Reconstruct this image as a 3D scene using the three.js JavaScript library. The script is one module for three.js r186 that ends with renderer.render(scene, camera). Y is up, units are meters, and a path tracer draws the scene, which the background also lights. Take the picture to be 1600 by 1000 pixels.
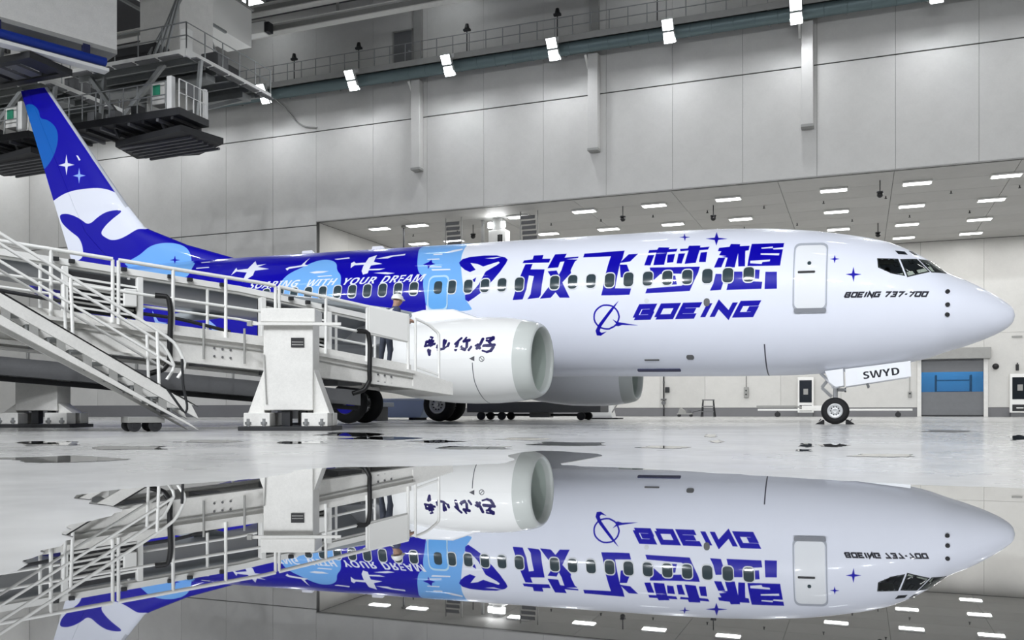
import * as THREE from 'three';
import { mergeGeometries, mergeVertices, toCreasedNormals } from 'three/addons/utils/BufferGeometryUtils.js';
import { RoundedBoxGeometry } from 'three/addons/geometries/RoundedBoxGeometry.js';
import { MarchingCubes } from 'three/addons/objects/MarchingCubes.js';
import { RectAreaLightUniformsLib } from 'three/addons/lights/RectAreaLightUniformsLib.js';

// ------------------------------------------------------------------ camera, exposure
// World: x points forward along the aircraft (its nose is at x = 0), y up, z towards its starboard side and the camera.
RectAreaLightUniformsLib.init();
const scene = new THREE.Scene();
scene.background = new THREE.Color(0x000000);
const camera = new THREE.PerspectiveCamera(39.31, 1.6, 0.05, 300);
camera.position.set(-3.346, 0.31, 24.721);
camera.lookAt(-3.346 - 0.36246 * 10, 0.31, 24.721 - 0.932 * 10);
camera.setViewOffset(1600, 1000, 0, -144, 1600, 1000);       // rising front: verticals stay vertical
const renderer = new THREE.WebGLRenderer({ antialias: true });
renderer.toneMapping = THREE.LinearToneMapping;
renderer.toneMappingExposure = 1.45;
renderer.shadowMap.enabled = true;

// ------------------------------------------------------------------ light levels (each lamp is built with its fitting below)
const FLOOD_FAR = 95, FLOOD_NEAR = 400, SOFFIT = 23, HIGHBAY = 1.5;

// ------------------------------------------------------------------ helpers
const V = (x, y, z) => new THREE.Vector3(x, y, z);
let seed_ = 7;
const rnd = () => { seed_ = (seed_ * 16807) % 2147483647; return seed_ / 2147483647; };
const names = new Map();
function numbered(n) { const k = names.get(n) || 0; names.set(n, k + 1); return k ? n + '_' + String(k).padStart(3, '0') : n; }
function tag(o, label, category, group) { o.userData.label = label; o.userData.category = category; if (group) o.userData.group = group; return o; }
function structure(o) { o.userData.kind = 'structure'; return o; }
function thing(name, label, category, group, pos = [0, 0, 0], ry = 0) {
  const o = new THREE.Group(); o.name = numbered(name); o.position.set(...pos); o.rotation.y = ry; scene.add(o);
  return tag(o, label, category, group);
}
function boxUV(g) {            // box-projected uv in metres
  const p = g.attributes.position, n = g.attributes.normal, uv = new Float32Array(p.count * 2);
  for (let i = 0; i < p.count; i++) {
    const ax = Math.abs(n.getX(i)), ay = Math.abs(n.getY(i)), az = Math.abs(n.getZ(i));
    if (ay >= ax && ay >= az) { uv[2 * i] = p.getX(i); uv[2 * i + 1] = p.getZ(i); }
    else if (ax >= az) { uv[2 * i] = p.getZ(i); uv[2 * i + 1] = p.getY(i); }
    else { uv[2 * i] = p.getX(i); uv[2 * i + 1] = p.getY(i); }
  }
  g.setAttribute('uv', new THREE.BufferAttribute(uv, 2)); return g;
}
function plain(g, keep) {
  const q = g.index ? g.toNonIndexed() : g.clone();
  for (const k of Object.keys(q.attributes)) if (!['position', 'normal', 'uv'].includes(k)) q.deleteAttribute(k);
  if (!q.attributes.normal) q.computeVertexNormals();
  if (!keep || !q.attributes.uv) boxUV(q);
  return q;
}
function mesh(name, g, m, parent) {
  const o = new THREE.Mesh(g, m); o.castShadow = o.receiveShadow = true;
  if (parent) { o.name = name; parent.add(o); } else { o.name = numbered(name); scene.add(o); }
  return o;
}
class Kit {
  constructor() { this.g = []; }
  add(g, m, keep) { const q = plain(g, keep); if (m) q.applyMatrix4(m); this.g.push(q); return this; }
  box(x0, x1, y0, y1, z0, z1, r = 0) {
    const w = Math.abs(x1 - x0), h = Math.abs(y1 - y0), d = Math.abs(z1 - z0);
    const rr = Math.min(r, w / 2.05, h / 2.05, d / 2.05);
    const g = rr > 0 ? new RoundedBoxGeometry(w, h, d, 1, rr) : new THREE.BoxGeometry(w, h, d);
    g.translate((x0 + x1) / 2, (y0 + y1) / 2, (z0 + z1) / 2); return this.add(g);
  }
  bar(p, q, w, h = w) {        // square bar from p to q; h is measured upward
    const a = V(...p), b = V(...q), d = b.clone().sub(a), L = d.length();
    const g = new THREE.BoxGeometry(w, h, L), m = new THREE.Matrix4();
    const up = Math.abs(d.y / L) > .98 ? V(1, 0, 0) : V(0, 1, 0);
    m.lookAt(b, a, up); m.setPosition(a.add(b).multiplyScalar(.5)); return this.add(g.applyMatrix4(m));
  }
  tube(p, q, r, n = 8) {
    const a = V(...p), b = V(...q), d = b.clone().sub(a), L = d.length();
    const g = new THREE.CylinderGeometry(r, r, L, n);
    g.applyQuaternion(new THREE.Quaternion().setFromUnitVectors(V(0, 1, 0), d.normalize())); g.translate((p[0] + q[0]) / 2, (p[1] + q[1]) / 2, (p[2] + q[2]) / 2);
    return this.add(g);
  }
  path(pts, r, n = 6, seg = 4) { return this.add(new THREE.TubeGeometry(new THREE.CatmullRomCurve3(pts.map((p) => V(...p)), false, 'catmullrom', .25), pts.length * seg, r, n)); }
  prism(pts, z0, z1, bevel = 0) {   // polygon in x, y extruded along z
    const s = new THREE.Shape(pts.map((p) => new THREE.Vector2(p[0], p[1])));
    const g = new THREE.ExtrudeGeometry(s, { depth: z1 - z0 - 2 * bevel, bevelEnabled: bevel > 0, bevelSize: bevel, bevelThickness: bevel, bevelSegments: 1 });
    g.translate(0, 0, z0 + bevel); return this.add(g);
  }
  slab(pts, y0, y1) {               // polygon in x, z extruded along y
    const s = new THREE.Shape(pts.map((p) => new THREE.Vector2(p[0], -p[1])));
    const g = new THREE.ExtrudeGeometry(s, { depth: y1 - y0, bevelEnabled: false }); g.rotateX(-Math.PI / 2); g.translate(0, y0, 0); return this.add(g);
  }
  disc(x, y, z, r, t, axis = 'z', n = 20) {
    const g = new THREE.CylinderGeometry(r, r, t, n); if (axis === 'z') g.rotateX(Math.PI / 2); if (axis === 'x') g.rotateZ(Math.PI / 2);
    g.translate(x, y, z); return this.add(g);
  }
  geo() { const g = mergeGeometries(this.g); return g; }
  mesh(name, m, parent) { return mesh(name, this.geo(), m, parent); }
}
const kit = () => new Kit();

// ------------------------------------------------------------------ procedural textures
function noiseField(n, cells, sd) {         // tileable value noise
  const r = (i) => { let t = Math.imul(i + sd * 7919, 374761393); t = Math.imul(t ^ (t >>> 13), 1274126177); return ((t ^ (t >>> 16)) >>> 0) / 4294967296; };
  const f = new Float32Array(n * n);
  for (let y = 0; y < n; y++) for (let x = 0; x < n; x++) {
    const fx = x / n * cells, fy = y / n * cells, ix = Math.floor(fx), iy = Math.floor(fy); let u = fx - ix, w = fy - iy; u = u * u * (3 - 2 * u); w = w * w * (3 - 2 * w);
    const c = (a, b) => r(((a + cells) % cells) * 4099 + ((b + cells) % cells));
    f[y * n + x] = (c(ix, iy) * (1 - u) + c(ix + 1, iy) * u) * (1 - w) + (c(ix, iy + 1) * (1 - u) + c(ix + 1, iy + 1) * u) * w;
  }
  return f;
}
function noiseTexture(n, layers, fn, metres, srgb) {
  const fs = layers.map(([c, s]) => noiseField(n, c, s)), d = new Uint8Array(n * n * 4);
  for (let i = 0; i < n * n; i++) { const q = fn(...fs.map((f) => f[i])); for (let k = 0; k < 3; k++) d[4 * i + k] = Math.max(0, Math.min(255, 255 * (q.length ? q[k] : q))); d[4 * i + 3] = 255; }
  const t = new THREE.DataTexture(d, n, n); t.wrapS = t.wrapT = THREE.RepeatWrapping; t.magFilter = THREE.LinearFilter; t.minFilter = THREE.LinearMipmapLinearFilter; t.generateMipmaps = true;
  t.repeat.set(1 / metres, 1 / metres); if (srgb) t.colorSpace = THREE.SRGBColorSpace; t.needsUpdate = true; return t;
}
const mottle = noiseTexture(256, [[5, 1], [17, 2], [61, 3]], (a, b, c) => .96 + .018 * (a - .5) + .012 * (b - .5) + .014 * (c - .5), 3.1, true);
const steelMottle = noiseTexture(256, [[7, 4], [33, 5], [90, 6]], (a, b, c) => .95 + .025 * (a - .5) + .02 * (b - .5) + .03 * (c - .5), 1.3, true);
const floorMap = noiseTexture(512, [[3, 7], [11, 8], [47, 9], [130, 10]], (a, b, c, d) => .86 + .10 * (a - .5) + .09 * (b - .5) + .05 * (c - .5) + .04 * (d - .5), 9.7, true);
const floorRough = noiseTexture(512, [[4, 11], [15, 12], [60, 13]], (a, b, c) => .62 + .42 * (a - .5) + .3 * (b - .5) + .14 * (c - .5), 7.3);
const rubberMap = noiseTexture(128, [[9, 14], [40, 15]], (a, b) => .85 + .15 * (a - .5) + .12 * (b - .5), .5, true);
const S = (color, roughness = .6, metalness = 0, extra = {}) => new THREE.MeshStandardMaterial({ color, roughness, metalness, ...extra });
const Ph = (o) => new THREE.MeshPhysicalMaterial(o);
const M = {
  wall: S('#d2d1ce', .55, 0, { map: mottle }), wallPale: S('#dad9d5', .5, 0, { map: mottle }), core: S('#5a5a58', .9),
  soffit: S('#b9b8b5', .6, 0, { map: mottle }), ceiling: S('#5d5d60', .8, 0, { map: steelMottle }), dado: S('#77777a', .5, 0, { map: mottle }),
  white: S('#ecebe7', .42, 0, { map: steelMottle }), whiteClean: S('#f1f1ee', .4), grey: S('#a3a3a0', .5, 0, { map: steelMottle }), midGrey: S('#6f7072', .55, .1, { map: steelMottle }), dark: S('#2b2c2f', .6, .1, { map: steelMottle }),
  black: S('#0d0d0f', .45), rubber: S('#17171a', .75, 0, { map: rubberMap }), steel: S('#b9bbbd', .32, .85), gal: S('#9da0a0', .45, .5, { map: steelMottle }), duct: S('#6f8184', .4, .35, { map: steelMottle }),
  green: S('#2f9a78', .5), blueTube: S('#12318f', .35), glass: S('#20252b', .06), clear: Ph({ color: '#e3ebe8', roughness: .02, transmission: 1, thickness: 0, ior: 1.45 }), winGlass: S('#3c4a50', .08),
  navy: S('#1a1f4a', .8), lampHousing: S('#d0d0d0', .4, .4),
  lamp: new THREE.MeshStandardMaterial({ color: '#ffffff', emissive: '#f6fbff', emissiveIntensity: 9 }),
  tube: new THREE.MeshStandardMaterial({ color: '#ffffff', emissive: '#ffffff', emissiveIntensity: 5 }),
};
// a lamp's real light: a rectangle just in front of its glowing face
function rectLight(pos, target, w, h, intensity, color = 0xffffff, parent = scene) {
  const l = new THREE.RectAreaLight(color, intensity, w, h); l.position.set(...pos); parent.add(l); l.lookAt(...target); l.name = 'lamp_light'; l.castShadow = true; return l;
}

// ------------------------------------------------------------------ the hangar
const X0 = -57, X1 = 30, ZF = -21, ZB = -41.2, ZN = 36, HC = 24.5, HS = 11.7;
// floor and its wet patches
const floorMat = Ph({ color: '#e6e6e4', map: floorMap, roughness: .55, roughnessMap: floorRough, clearcoat: .35, clearcoatRoughness: .12 });
structure(kit().box(X0 - .3, X1 + .3, -.3, 0, ZB - .3, ZN + .3).mesh('floor', floorMat));
const POOL=[[-4.71,23.88],[-4.83,23.52],[-5.0,23.29],[-5.1,23.12],[-5.32,22.92],[-5.48,22.57],[-6.04,22.21],[-6.07,21.77],[-5.98,21.47],[-5.95,21.21],[-6.12,20.51],[-5.61,20.12],[-5.35,19.68],[-5.73,18.59],[-5.69,18.0],[-5.09,18.45],[-4.96,19.74],[-4.46,19.92],[-3.92,20.19],[-3.47,20.42],[-3.16,20.56],[-2.73,20.6],[-2.12,20.69],[-1.4,22.6],[-1.6,24.6],[-3.0,25.6],[-4.6,25.4]];
const WET=[[[-10.58,18.03],[-10.15,18.42],[-10.37,18.49],[-10.39,18.73],[-10.88,18.35],[-11.38,18.03],[-11.54,17.7],[-11.38,17.59],[-11.05,17.59]],[[-7.81,20.17],[-7.8,20.4],[-7.87,20.57],[-8.11,20.67],[-8.39,20.5],[-8.79,20.36],[-8.59,20.17],[-8.56,19.92],[-8.17,20.04]],[[-9.5,13.81],[-9.26,14.42],[-9.21,14.95],[-9.68,14.65],[-10.14,14.56],[-10.39,13.83],[-10.85,12.98],[-10.43,12.95],[-9.96,13.2]],[[-8.17,15.24],[-8.14,15.61],[-8.16,16.0],[-8.54,15.82],[-8.94,15.83],[-9.01,15.37],[-9.17,14.92],[-8.85,14.78],[-8.48,14.95]],[[-8.43,17.0],[-8.22,17.23],[-8.41,17.29],[-8.53,17.42],[-8.75,17.25],[-8.89,17.05],[-8.99,16.79],[-8.75,16.8],[-8.55,16.71]],[[-5.7,16.32],[-5.58,16.66],[-5.77,16.86],[-6.0,16.86],[-6.29,16.77],[-6.27,16.4],[-6.39,15.94],[-6.05,16.0],[-5.78,15.93]],[[-4.74,16.8],[-4.77,16.99],[-4.84,17.18],[-4.99,17.09],[-5.16,17.09],[-5.12,16.86],[-5.13,16.63],[-4.97,16.58],[-4.83,16.64]],[[-5.12,12.83],[-5.03,13.38],[-5.06,13.56],[-5.11,13.47],[-5.2,13.19],[-5.26,12.65],[-5.37,11.93],[-5.27,12.19],[-5.21,12.2]],[[-3.76,15.93],[-3.76,16.23],[-3.78,16.48],[-3.82,16.28],[-3.87,16.18],[-3.86,15.83],[-3.88,15.42],[-3.83,15.45],[-3.79,15.61]],[[-3.43,15.8],[-3.5,16.05],[-3.55,16.31],[-3.63,16.24],[-3.68,16.03],[-3.73,15.73],[-3.64,15.57],[-3.57,15.27],[-3.51,15.6]],[[-3.74,17.11],[-3.72,17.27],[-3.76,17.29],[-3.79,17.32],[-3.82,17.22],[-3.82,17.08],[-3.82,16.92],[-3.78,16.97],[-3.74,16.95]],[[-4.68,15.12],[-4.69,15.33],[-4.68,15.6],[-4.74,15.48],[-4.79,15.3],[-4.85,15.01],[-4.82,14.87],[-4.82,14.6],[-4.75,14.92]],[[-6.23,17.53],[-6.08,17.74],[-6.32,17.84],[-6.51,17.96],[-6.71,17.83],[-6.77,17.63],[-6.8,17.36],[-6.53,17.37],[-6.27,17.25]],[[-9.41,16.96],[-9.33,17.2],[-9.32,17.45],[-9.64,17.36],[-9.95,17.37],[-10.03,17.07],[-10.22,16.77],[-9.96,16.69],[-9.68,16.76]],[[-9.01,18.61],[-8.72,18.84],[-8.98,18.92],[-9.12,19.08],[-9.42,18.9],[-9.64,18.7],[-9.76,18.44],[-9.46,18.42],[-9.21,18.31]],[[-1.69,8.55],[-1.81,9.1],[-2.04,9.57],[-2.23,9.31],[-2.51,9.22],[-2.3,8.57],[-2.21,7.86],[-1.91,7.86],[-1.7,8.02]],[[-1.48,12.35],[-1.62,13.13],[-1.7,13.36],[-1.79,13.57],[-1.68,12.72],[-1.6,11.88],[-1.48,11.47],[-1.34,10.89],[-1.38,11.51]],[[-7.21,16.1],[-7.28,16.35],[-7.28,16.59],[-7.49,16.57],[-7.68,16.42],[-7.88,16.18],[-7.74,16.01],[-7.7,15.72],[-7.46,15.97]],[[-6.68,14.93],[-6.68,15.2],[-6.73,15.48],[-6.96,15.34],[-7.21,15.33],[-7.2,15.0],[-7.27,14.68],[-7.06,14.6],[-6.85,14.71]],[[-3.02,17.75],[-3.02,17.91],[-3.16,18.03],[-3.29,18.03],[-3.43,18.0],[-3.35,17.81],[-3.33,17.6],[-3.16,17.6],[-3.01,17.56]]];
// standing water: outlines on the floor in metres
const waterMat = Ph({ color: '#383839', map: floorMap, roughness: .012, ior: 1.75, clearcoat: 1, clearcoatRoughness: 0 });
function puddle(name, pts, label, group) {
  const c = new THREE.CatmullRomCurve3(pts.map((p) => V(p[0], 0, p[1])), true, 'centripetal'), q = c.getPoints(pts.length * 6);
  const jag = q.map((p, i) => new THREE.Vector2(p.x + .014 * Math.sin(i * 1.7) + .008 * Math.sin(i * 4.1), -(p.z + .014 * Math.cos(i * 2.3) + .008 * Math.sin(i * 3.3))));
  const g = new THREE.ExtrudeGeometry(new THREE.Shape(jag), { depth: .003, bevelEnabled: false }); g.rotateX(-Math.PI / 2);
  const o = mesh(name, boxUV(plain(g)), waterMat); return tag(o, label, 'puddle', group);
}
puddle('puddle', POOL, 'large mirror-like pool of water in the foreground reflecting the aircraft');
const ORD = ['first', 'second', 'third', 'fourth', 'fifth', 'sixth', 'seventh', 'eighth', 'ninth', 'tenth', 'eleventh', 'twelfth', 'thirteenth', 'fourteenth', 'fifteenth', 'sixteenth', 'seventeenth', 'eighteenth', 'nineteenth', 'twentieth'];
{ const bearing = (w) => { const c = w.reduce((a, p) => [a[0] + p[0] / w.length, a[1] + p[1] / w.length], [0, 0]); return Math.atan2(c[0] + 3.35, 24.72 - c[1]); };
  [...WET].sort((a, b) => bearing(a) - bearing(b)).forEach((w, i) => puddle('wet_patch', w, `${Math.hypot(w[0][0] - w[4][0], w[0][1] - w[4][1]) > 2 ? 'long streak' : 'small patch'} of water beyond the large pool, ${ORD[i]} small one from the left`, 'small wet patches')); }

// walls carry their panels as pieces; joints are real gaps in front of a darker core
const panelGeo = new Map();
function panelBox(w, h, d) { const k = [w, h, d].map((v) => v.toFixed(3)).join(); if (!panelGeo.has(k)) panelGeo.set(k, boxUV(plain(new RoundedBoxGeometry(w, h, d, 1, .006)))); return panelGeo.get(k); }
function panels(parent, axis, at, side, us, vs, mats, skip, gap = .012, d = .05, gapV = gap) {
  let k = 0;
  for (let i = 0; i + 1 < us.length; i++) for (let j = 0; j + 1 < vs.length; j++) {
    if (skip && skip(us[i], us[i + 1], vs[j], vs[j + 1])) continue;
    const w = us[i + 1] - us[i] - gap, h = vs[j + 1] - vs[j] - gapV, u = (us[i] + us[i + 1]) / 2, v = (vs[j] + vs[j + 1]) / 2, m = mats[(k++ * 7 + i) % mats.length];
    const o = mesh('panel', axis === 'z' ? panelBox(w, h, d) : axis === 'x' ? panelBox(d, h, w) : panelBox(w, d, h), m, parent);
    if (axis === 'z') o.position.set(u, v, at + side * d / 2); else if (axis === 'x') o.position.set(at + side * d / 2, v, u); else o.position.set(u, at + side * d / 2, v);
  }
}
const steps = (a, b, w) => { const n = Math.max(1, Math.round((b - a) / w)), o = []; for (let i = 0; i <= n; i++) o.push(a + (b - a) * i / n); return o; };
const wallTones = [M.wall, S('#cfcecb', .55, 0, { map: mottle }), S('#d4d3d0', .55, 0, { map: mottle })];
const XR = -33.7;                                       // left end of the low bay
// wall above the low bay, and the full-height wall left of it
{
  const w = structure(kit().box(XR, X1 + .3, HS + .02, HC, ZF - .35, ZF - .05).box(X0 - .3, XR, 0, HC, ZF - .35, ZF - .05).mesh('wall_far', M.core));
  const xs = []; for (let x = -26.31 + 3.5 * 16; x > X0; x -= 3.5) if (x < X1) xs.unshift(x); xs.unshift(X0); xs.push(X1);
  const iR = xs.filter((x) => x > XR + .6), iL = xs.filter((x) => x < XR - .6);
  panels(w, 'z', ZF - .05, 1, [XR, ...iR], [HS, 17.1, 19.85], wallTones, null, .012, .05, .06); panels(w, 'z', ZF - .05, 1, [XR, ...iR], [19.85, HC], wallTones);
  panels(w, 'z', ZF - .05, 1, [...iL, XR], [0, 5.8, 11.5, 17.1, 19.85], wallTones, null, .018, .05, .06); panels(w, 'z', ZF - .05, 1, [...iL, XR], [19.85, HC], wallTones);
  kit().box(X0, XR, .01, .75, ZF - .02, ZF + .03).mesh('kick_band', M.dado, w);
}
{ const w = structure(kit().box(X0 - .3, X0 - .05, 0, HC, ZF, ZN).mesh('wall_left', M.core)); panels(w, 'x', X0 - .05, 1, steps(ZF, ZN, 6), [0, 5.8, 11.5, 17.1, HC], [M.wallPale]);
  for (const z of [-17, -11, -5]) kit().box(X0 + .01, X0 + .45, 0, HC, z - .2, z + .2, .01).mesh('column', M.white, w); }
{ const w = structure(kit().box(X1 + .05, X1 + .3, 0, HC, ZB, ZN).mesh('wall_right', M.core)); panels(w, 'x', X1 + .05, -1, steps(ZB, ZN, 6), [0, HS, HC], wallTones); }
{ const w = structure(kit().box(X0 - .3, X1 + .3, 0, HC, ZN + .05, ZN + .3).mesh('wall_near', M.core)); panels(w, 'z', ZN + .05, -1, steps(X0, X1, 6), [0, HS, HC], wallTones); }
structure(kit().box(X0 - .3, X1 + .3, HC, HC + .3, ZF - .3, ZN + .3).mesh('ceiling', M.ceiling));
// low bay: soffit, back wall, end wall
{ const w = structure(kit().box(XR - .3, X1 + .3, HS + .06, HS + .3, ZB - .3, ZF - .05).mesh('ceiling', M.core)); w.name = 'ceiling_low_bay';
  panels(w, 'y', HS + .06, -1, steps(XR, X1, 5.25), steps(ZB + .05, ZF - .36, 2.55), [M.soffit, S('#b5b4b1', .6, 0, { map: mottle })], null, .02); }
const DOOR = [0.42, 4.2];
{ const w = structure(kit().box(XR, DOOR[0], 0, HS, ZB - .3, ZB - .05).box(DOOR[1], X1, 0, HS, ZB - .3, ZB - .05).box(DOOR[0], DOOR[1], 3.85, HS, ZB - .3, ZB - .05).mesh('wall_back', M.core));
  panels(w, 'z', ZB - .05, 1, [XR, -28.2, -22.7, -17.2, -13.9, -8.6, -4.6, DOOR[0]], [.62, 5.5, HS], [M.wallPale, S('#d5d4d0', .5, 0, { map: mottle })]);
  panels(w, 'z', ZB - .05, 1, [DOOR[0], DOOR[1]], [3.85, 5.5, HS], [M.wallPale]);
  panels(w, 'z', ZB - .05, 1, [DOOR[1], 9.5, 15, 20.5, X1], [.62, 5.5, HS], [M.wallPale]); }
{ const b = structure(kit().box(XR, DOOR[0] - .1, 0, .6, ZB - .05, ZB + .03, .01).box(DOOR[1] + .1, X1, 0, .6, ZB - .05, ZB + .03, .01).mesh('baseboard_back', M.dado)); }
{ const w = structure(kit().box(XR - .3, XR - .05, 0, HS + .02, ZB, ZF - .35).mesh('wall_low_bay', M.core)); w.name = 'wall_low_bay_end'; panels(w, 'x', XR - .05, 1, steps(ZB, ZF - .36, 3.3), [0, 5.5, HS], [M.wallPale]); }
structure(kit().box(XR, X1, HS - .02, HS + .02, ZF - .06, ZF + .02).mesh('trim_1', M.grey));

// roll-up door in the back wall
{ const d = structure(new THREE.Group()); d.name = 'door_1'; scene.add(d);
  kit().box(DOOR[0] - .35, DOOR[1] + .35, 3.82, 4.55, ZB, ZB + .55, .03).mesh('roller_housing', M.grey, d);
  kit().box(DOOR[0] - .22, DOOR[0] + .03, .01, 3.82, ZB, ZB + .16, .01).box(DOOR[1] - .03, DOOR[1] + .22, .01, 3.82, ZB, ZB + .16, .01).mesh('guide_rail', M.white, d);
  kit().box(DOOR[0] + .03, DOOR[1] - .03, .12, 1.66, ZB - .1, ZB - .06).box(DOOR[0] + .03, DOOR[1] - .03, 2.98, 3.84, ZB - .1, ZB - .06).mesh('curtain', S('#77797c', .5, .1, { map: steelMottle }), d);
  kit().box(DOOR[0] + .03, DOOR[1] - .03, .02, .12, ZB - .12, ZB - .04).mesh('bottom_bar', M.dark, d);
  const p = kit().box(DOOR[0] + .03, DOOR[1] - .03, 1.66, 2.98, ZB - .09, ZB - .07).mesh('vision_panel', Ph({ color: '#84bfe8', roughness: .05, transmission: .9, thickness: 0, ior: 1.45 }), d); p.userData.label = 'clear blue vision strip';
  // what shows through the strip: a lit room
  structure(kit().box(DOOR[0] - 2, DOOR[1] + 2, 0, 6, ZB - 5.2, ZB - 5).box(DOOR[0] - 2.2, DOOR[0] - 2, 0, 6, ZB - 5, ZB - .3).box(DOOR[1] + 2, DOOR[1] + 2.2, 0, 6, ZB - 5, ZB - .3).box(DOOR[0] - 2, DOOR[1] + 2, 5.8, 6, ZB - 5, ZB - .3).box(DOOR[0] - 2, DOOR[1] + 2, -.3, 0, ZB - 5, ZB - .3).mesh('wall_service_room', M.wall));
  const rack = thing('storage_rack', 'dark shelving rack behind the blue strip of the roll-up door', 'rack', null, [1.6, 0, ZB - 4]);
  for (const [x] of [[0], [2.2]]) kit().bar([x, 0, 0], [x, 2.9, 0], .1).bar([x, 0, .6], [x, 2.9, .6], .1).mesh('upright', M.dark, rack);
  for (const y of [.8, 1.7, 2.5]) kit().box(-.05, 2.25, y, y + .07, -.05, .65).mesh('shelf', M.midGrey, rack);
  const ct = kit().box(1.6, 3.4, 5.7, 5.78, ZB - 3.4, ZB - 2.4).mesh('service_room_light', M.tube); tag(ct, 'ceiling light panel in the room behind the roll-up door', 'light'); rectLight([2.5, 5.68, ZB - 2.9], [2.5, 0, ZB - 2.9], 1.8, 1, 30);
}

// boxed columns that hang from the catwalk level
for (const [x, i] of [[-26.81, 2], [-16.41, 3], [-5.73, 4], [4.8, 5]]) {
  const o = structure(new THREE.Group()); o.name = 'trim_' + i; scene.add(o);
  kit().box(x - .27, x + .27, 14.15, 19.1, ZF + .01, ZF + .5, .02).mesh('casing', M.wall, o);
  kit().box(x - .29, x + .29, 14.02, 14.15, ZF + .01, ZF + .52, .01).mesh('end_cap', M.grey, o);
  kit().bar([x - .36, 19.05, ZF + .6], [x - .36, 18.5, ZF + .04], .12).mesh('bracket', M.white, o); kit().box(x - .25, x + .25, 19.95, HC - .01, ZF + .01, ZF + .25, .01).mesh('upper_column', M.grey, o);
}
// upper wall door at the catwalk
{ const d = structure(new THREE.Group()); d.name = 'door_2'; scene.add(d); d.position.set(-27.82, 19.95, ZF);
  kit().box(-.58, .58, 0, 2.2, .01, .05).mesh('leaf', S('#6b6c6e', .5), d); kit().box(-.66, -.58, 0, 2.28, 0, .09).box(.58, .66, 0, 2.28, 0, .09).box(-.66, .66, 2.2, 2.28, 0, .09).mesh('door_frame', M.grey, d); kit().box(.38, .5, 1.0, 1.05, .05, .12).mesh('door_handle', M.steel, d);
}

// catwalk along the far wall
{
  const c = thing('catwalk', 'long steel catwalk with railing and round duct high on the far wall', 'catwalk');
  const a = X0 + .5, b = X1 - .3, z0 = ZF + .02, z1 = ZF + 1.15, y = 19.85;
  kit().box(a, b, y - .06, y, z0, z1).mesh('deck', M.gal, c);
  kit().box(a, b, y - .22, y + .1, z1, z1 + .04).mesh('kick_plate', M.grey, c);
  kit().tube([a, y - .42, ZF + .72], [b, y - .42, ZF + .72], .33, 20).mesh('duct', M.duct, c);
  for (let x = -27; x < 4; x += 1.05) { const g = new THREE.TorusGeometry(.332, .018, 6, 20); g.rotateY(Math.PI / 2); g.translate(x, y - .42, ZF + .72); kit().add(g).mesh('duct_collar', M.duct, c); }
  for (const h of [1.08, .58]) kit().tube([a, y + h, z1], [b, y + h, z1], .026).mesh('rail', M.gal, c);
  const pg = kit().tube([0, 0, 0], [0, 1.08, 0], .026, 6).geo();
  for (let x = a; x < b; x += .98) { const o = mesh('post', pg, M.gal, c); o.position.set(x, y, z1); }
  const bg = kit().bar([0, -.08, 1.1], [0, -.55, .02], .07).geo();
  for (let x = a; x < b; x += 3.5) { const o = mesh('bracket', bg, M.gal, c); o.position.set(x, y, ZF); }
  // cable tray behind the railing
  kit().box(a, b, y + .35, y + .42, ZF + .06, ZF + .3).mesh('cable_tray', M.midGrey, c);
}
// the same catwalk on the camera's side of the hall carries the matching floodlights
{
  const c = thing('catwalk', 'steel catwalk high on the near wall behind the viewer', 'catwalk'); const y = 19.85;
  kit().box(X0 + .5, X1 - .3, y - .06, y, ZN - 1.15, ZN - .02).mesh('deck', M.gal, c); kit().box(X0 + .5, X1 - .3, y - .22, y + .1, ZN - 1.19, ZN - 1.15).mesh('kick_plate', M.grey, c); kit().tube([X0 + .5, y + 1.08, ZN - 1.15], [X1 - .3, y + 1.08, ZN - 1.15], .026).mesh('rail', M.gal, c);
}
// floodlights: two square lamps, one below the other, on a yoke
function floodlight(x, z, dir, power, label, group) {
  const o = thing('floodlight', label, 'floodlight', group, [x, 19.25, z]);
  o.rotation.y = dir > 0 ? 0 : Math.PI;
  const t = new THREE.Matrix4().makeRotationX(.62);
  for (const dy of [.31, -.31]) {
    const p = V(0, dy, .18).applyMatrix4(t);
    const g = plain(new RoundedBoxGeometry(.58, .56, .22, 2, .04)).applyMatrix4(new THREE.Matrix4().copy(t).setPosition(p)); mesh('lamp_housing', g, M.lampHousing, o);
    const q = V(0, dy, .3).applyMatrix4(t); mesh('lamp_face', plain(new THREE.BoxGeometry(.5, .48, .02)).applyMatrix4(new THREE.Matrix4().copy(t).setPosition(q)), M.lamp, o);
  }
  kit().bar([0, .58, -.3], [0, .1, .1], .08).mesh('yoke', M.lampHousing, o); kit().box(-.16, .16, .46, .68, -.337, -.27, .01).mesh('mounting_plate', M.lampHousing, o);
  const q = V(0, 0, .36).applyMatrix4(t), n = V(0, -Math.sin(.62), Math.cos(.62)); n.y = -.93; n.z = .37;
  if (dir > 0) rectLight([x, 19.25 + q.y - .1, z + dir * q.z], [x, 19.25 + q.y - .1 + n.y * 5, z + dir * (q.z + n.z * 5)], .6, 1.3, power, 0xf8fbff);
  else {                     // hooded beams aimed down into the hall
    const l = new THREE.SpotLight(0xf8fbff, power, 0, .80, .55, 2); l.position.set(x, 19.25 + q.y - .12, z + dir * (q.z + .25)); l.target.position.set(x, 19.25 - 7.6, z - 10); l.castShadow = true; l.shadow.radius = 25; l.name = 'lamp_light'; scene.add(l); scene.add(l.target); l.target.name = 'lamp_aim';
  }
}
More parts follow.
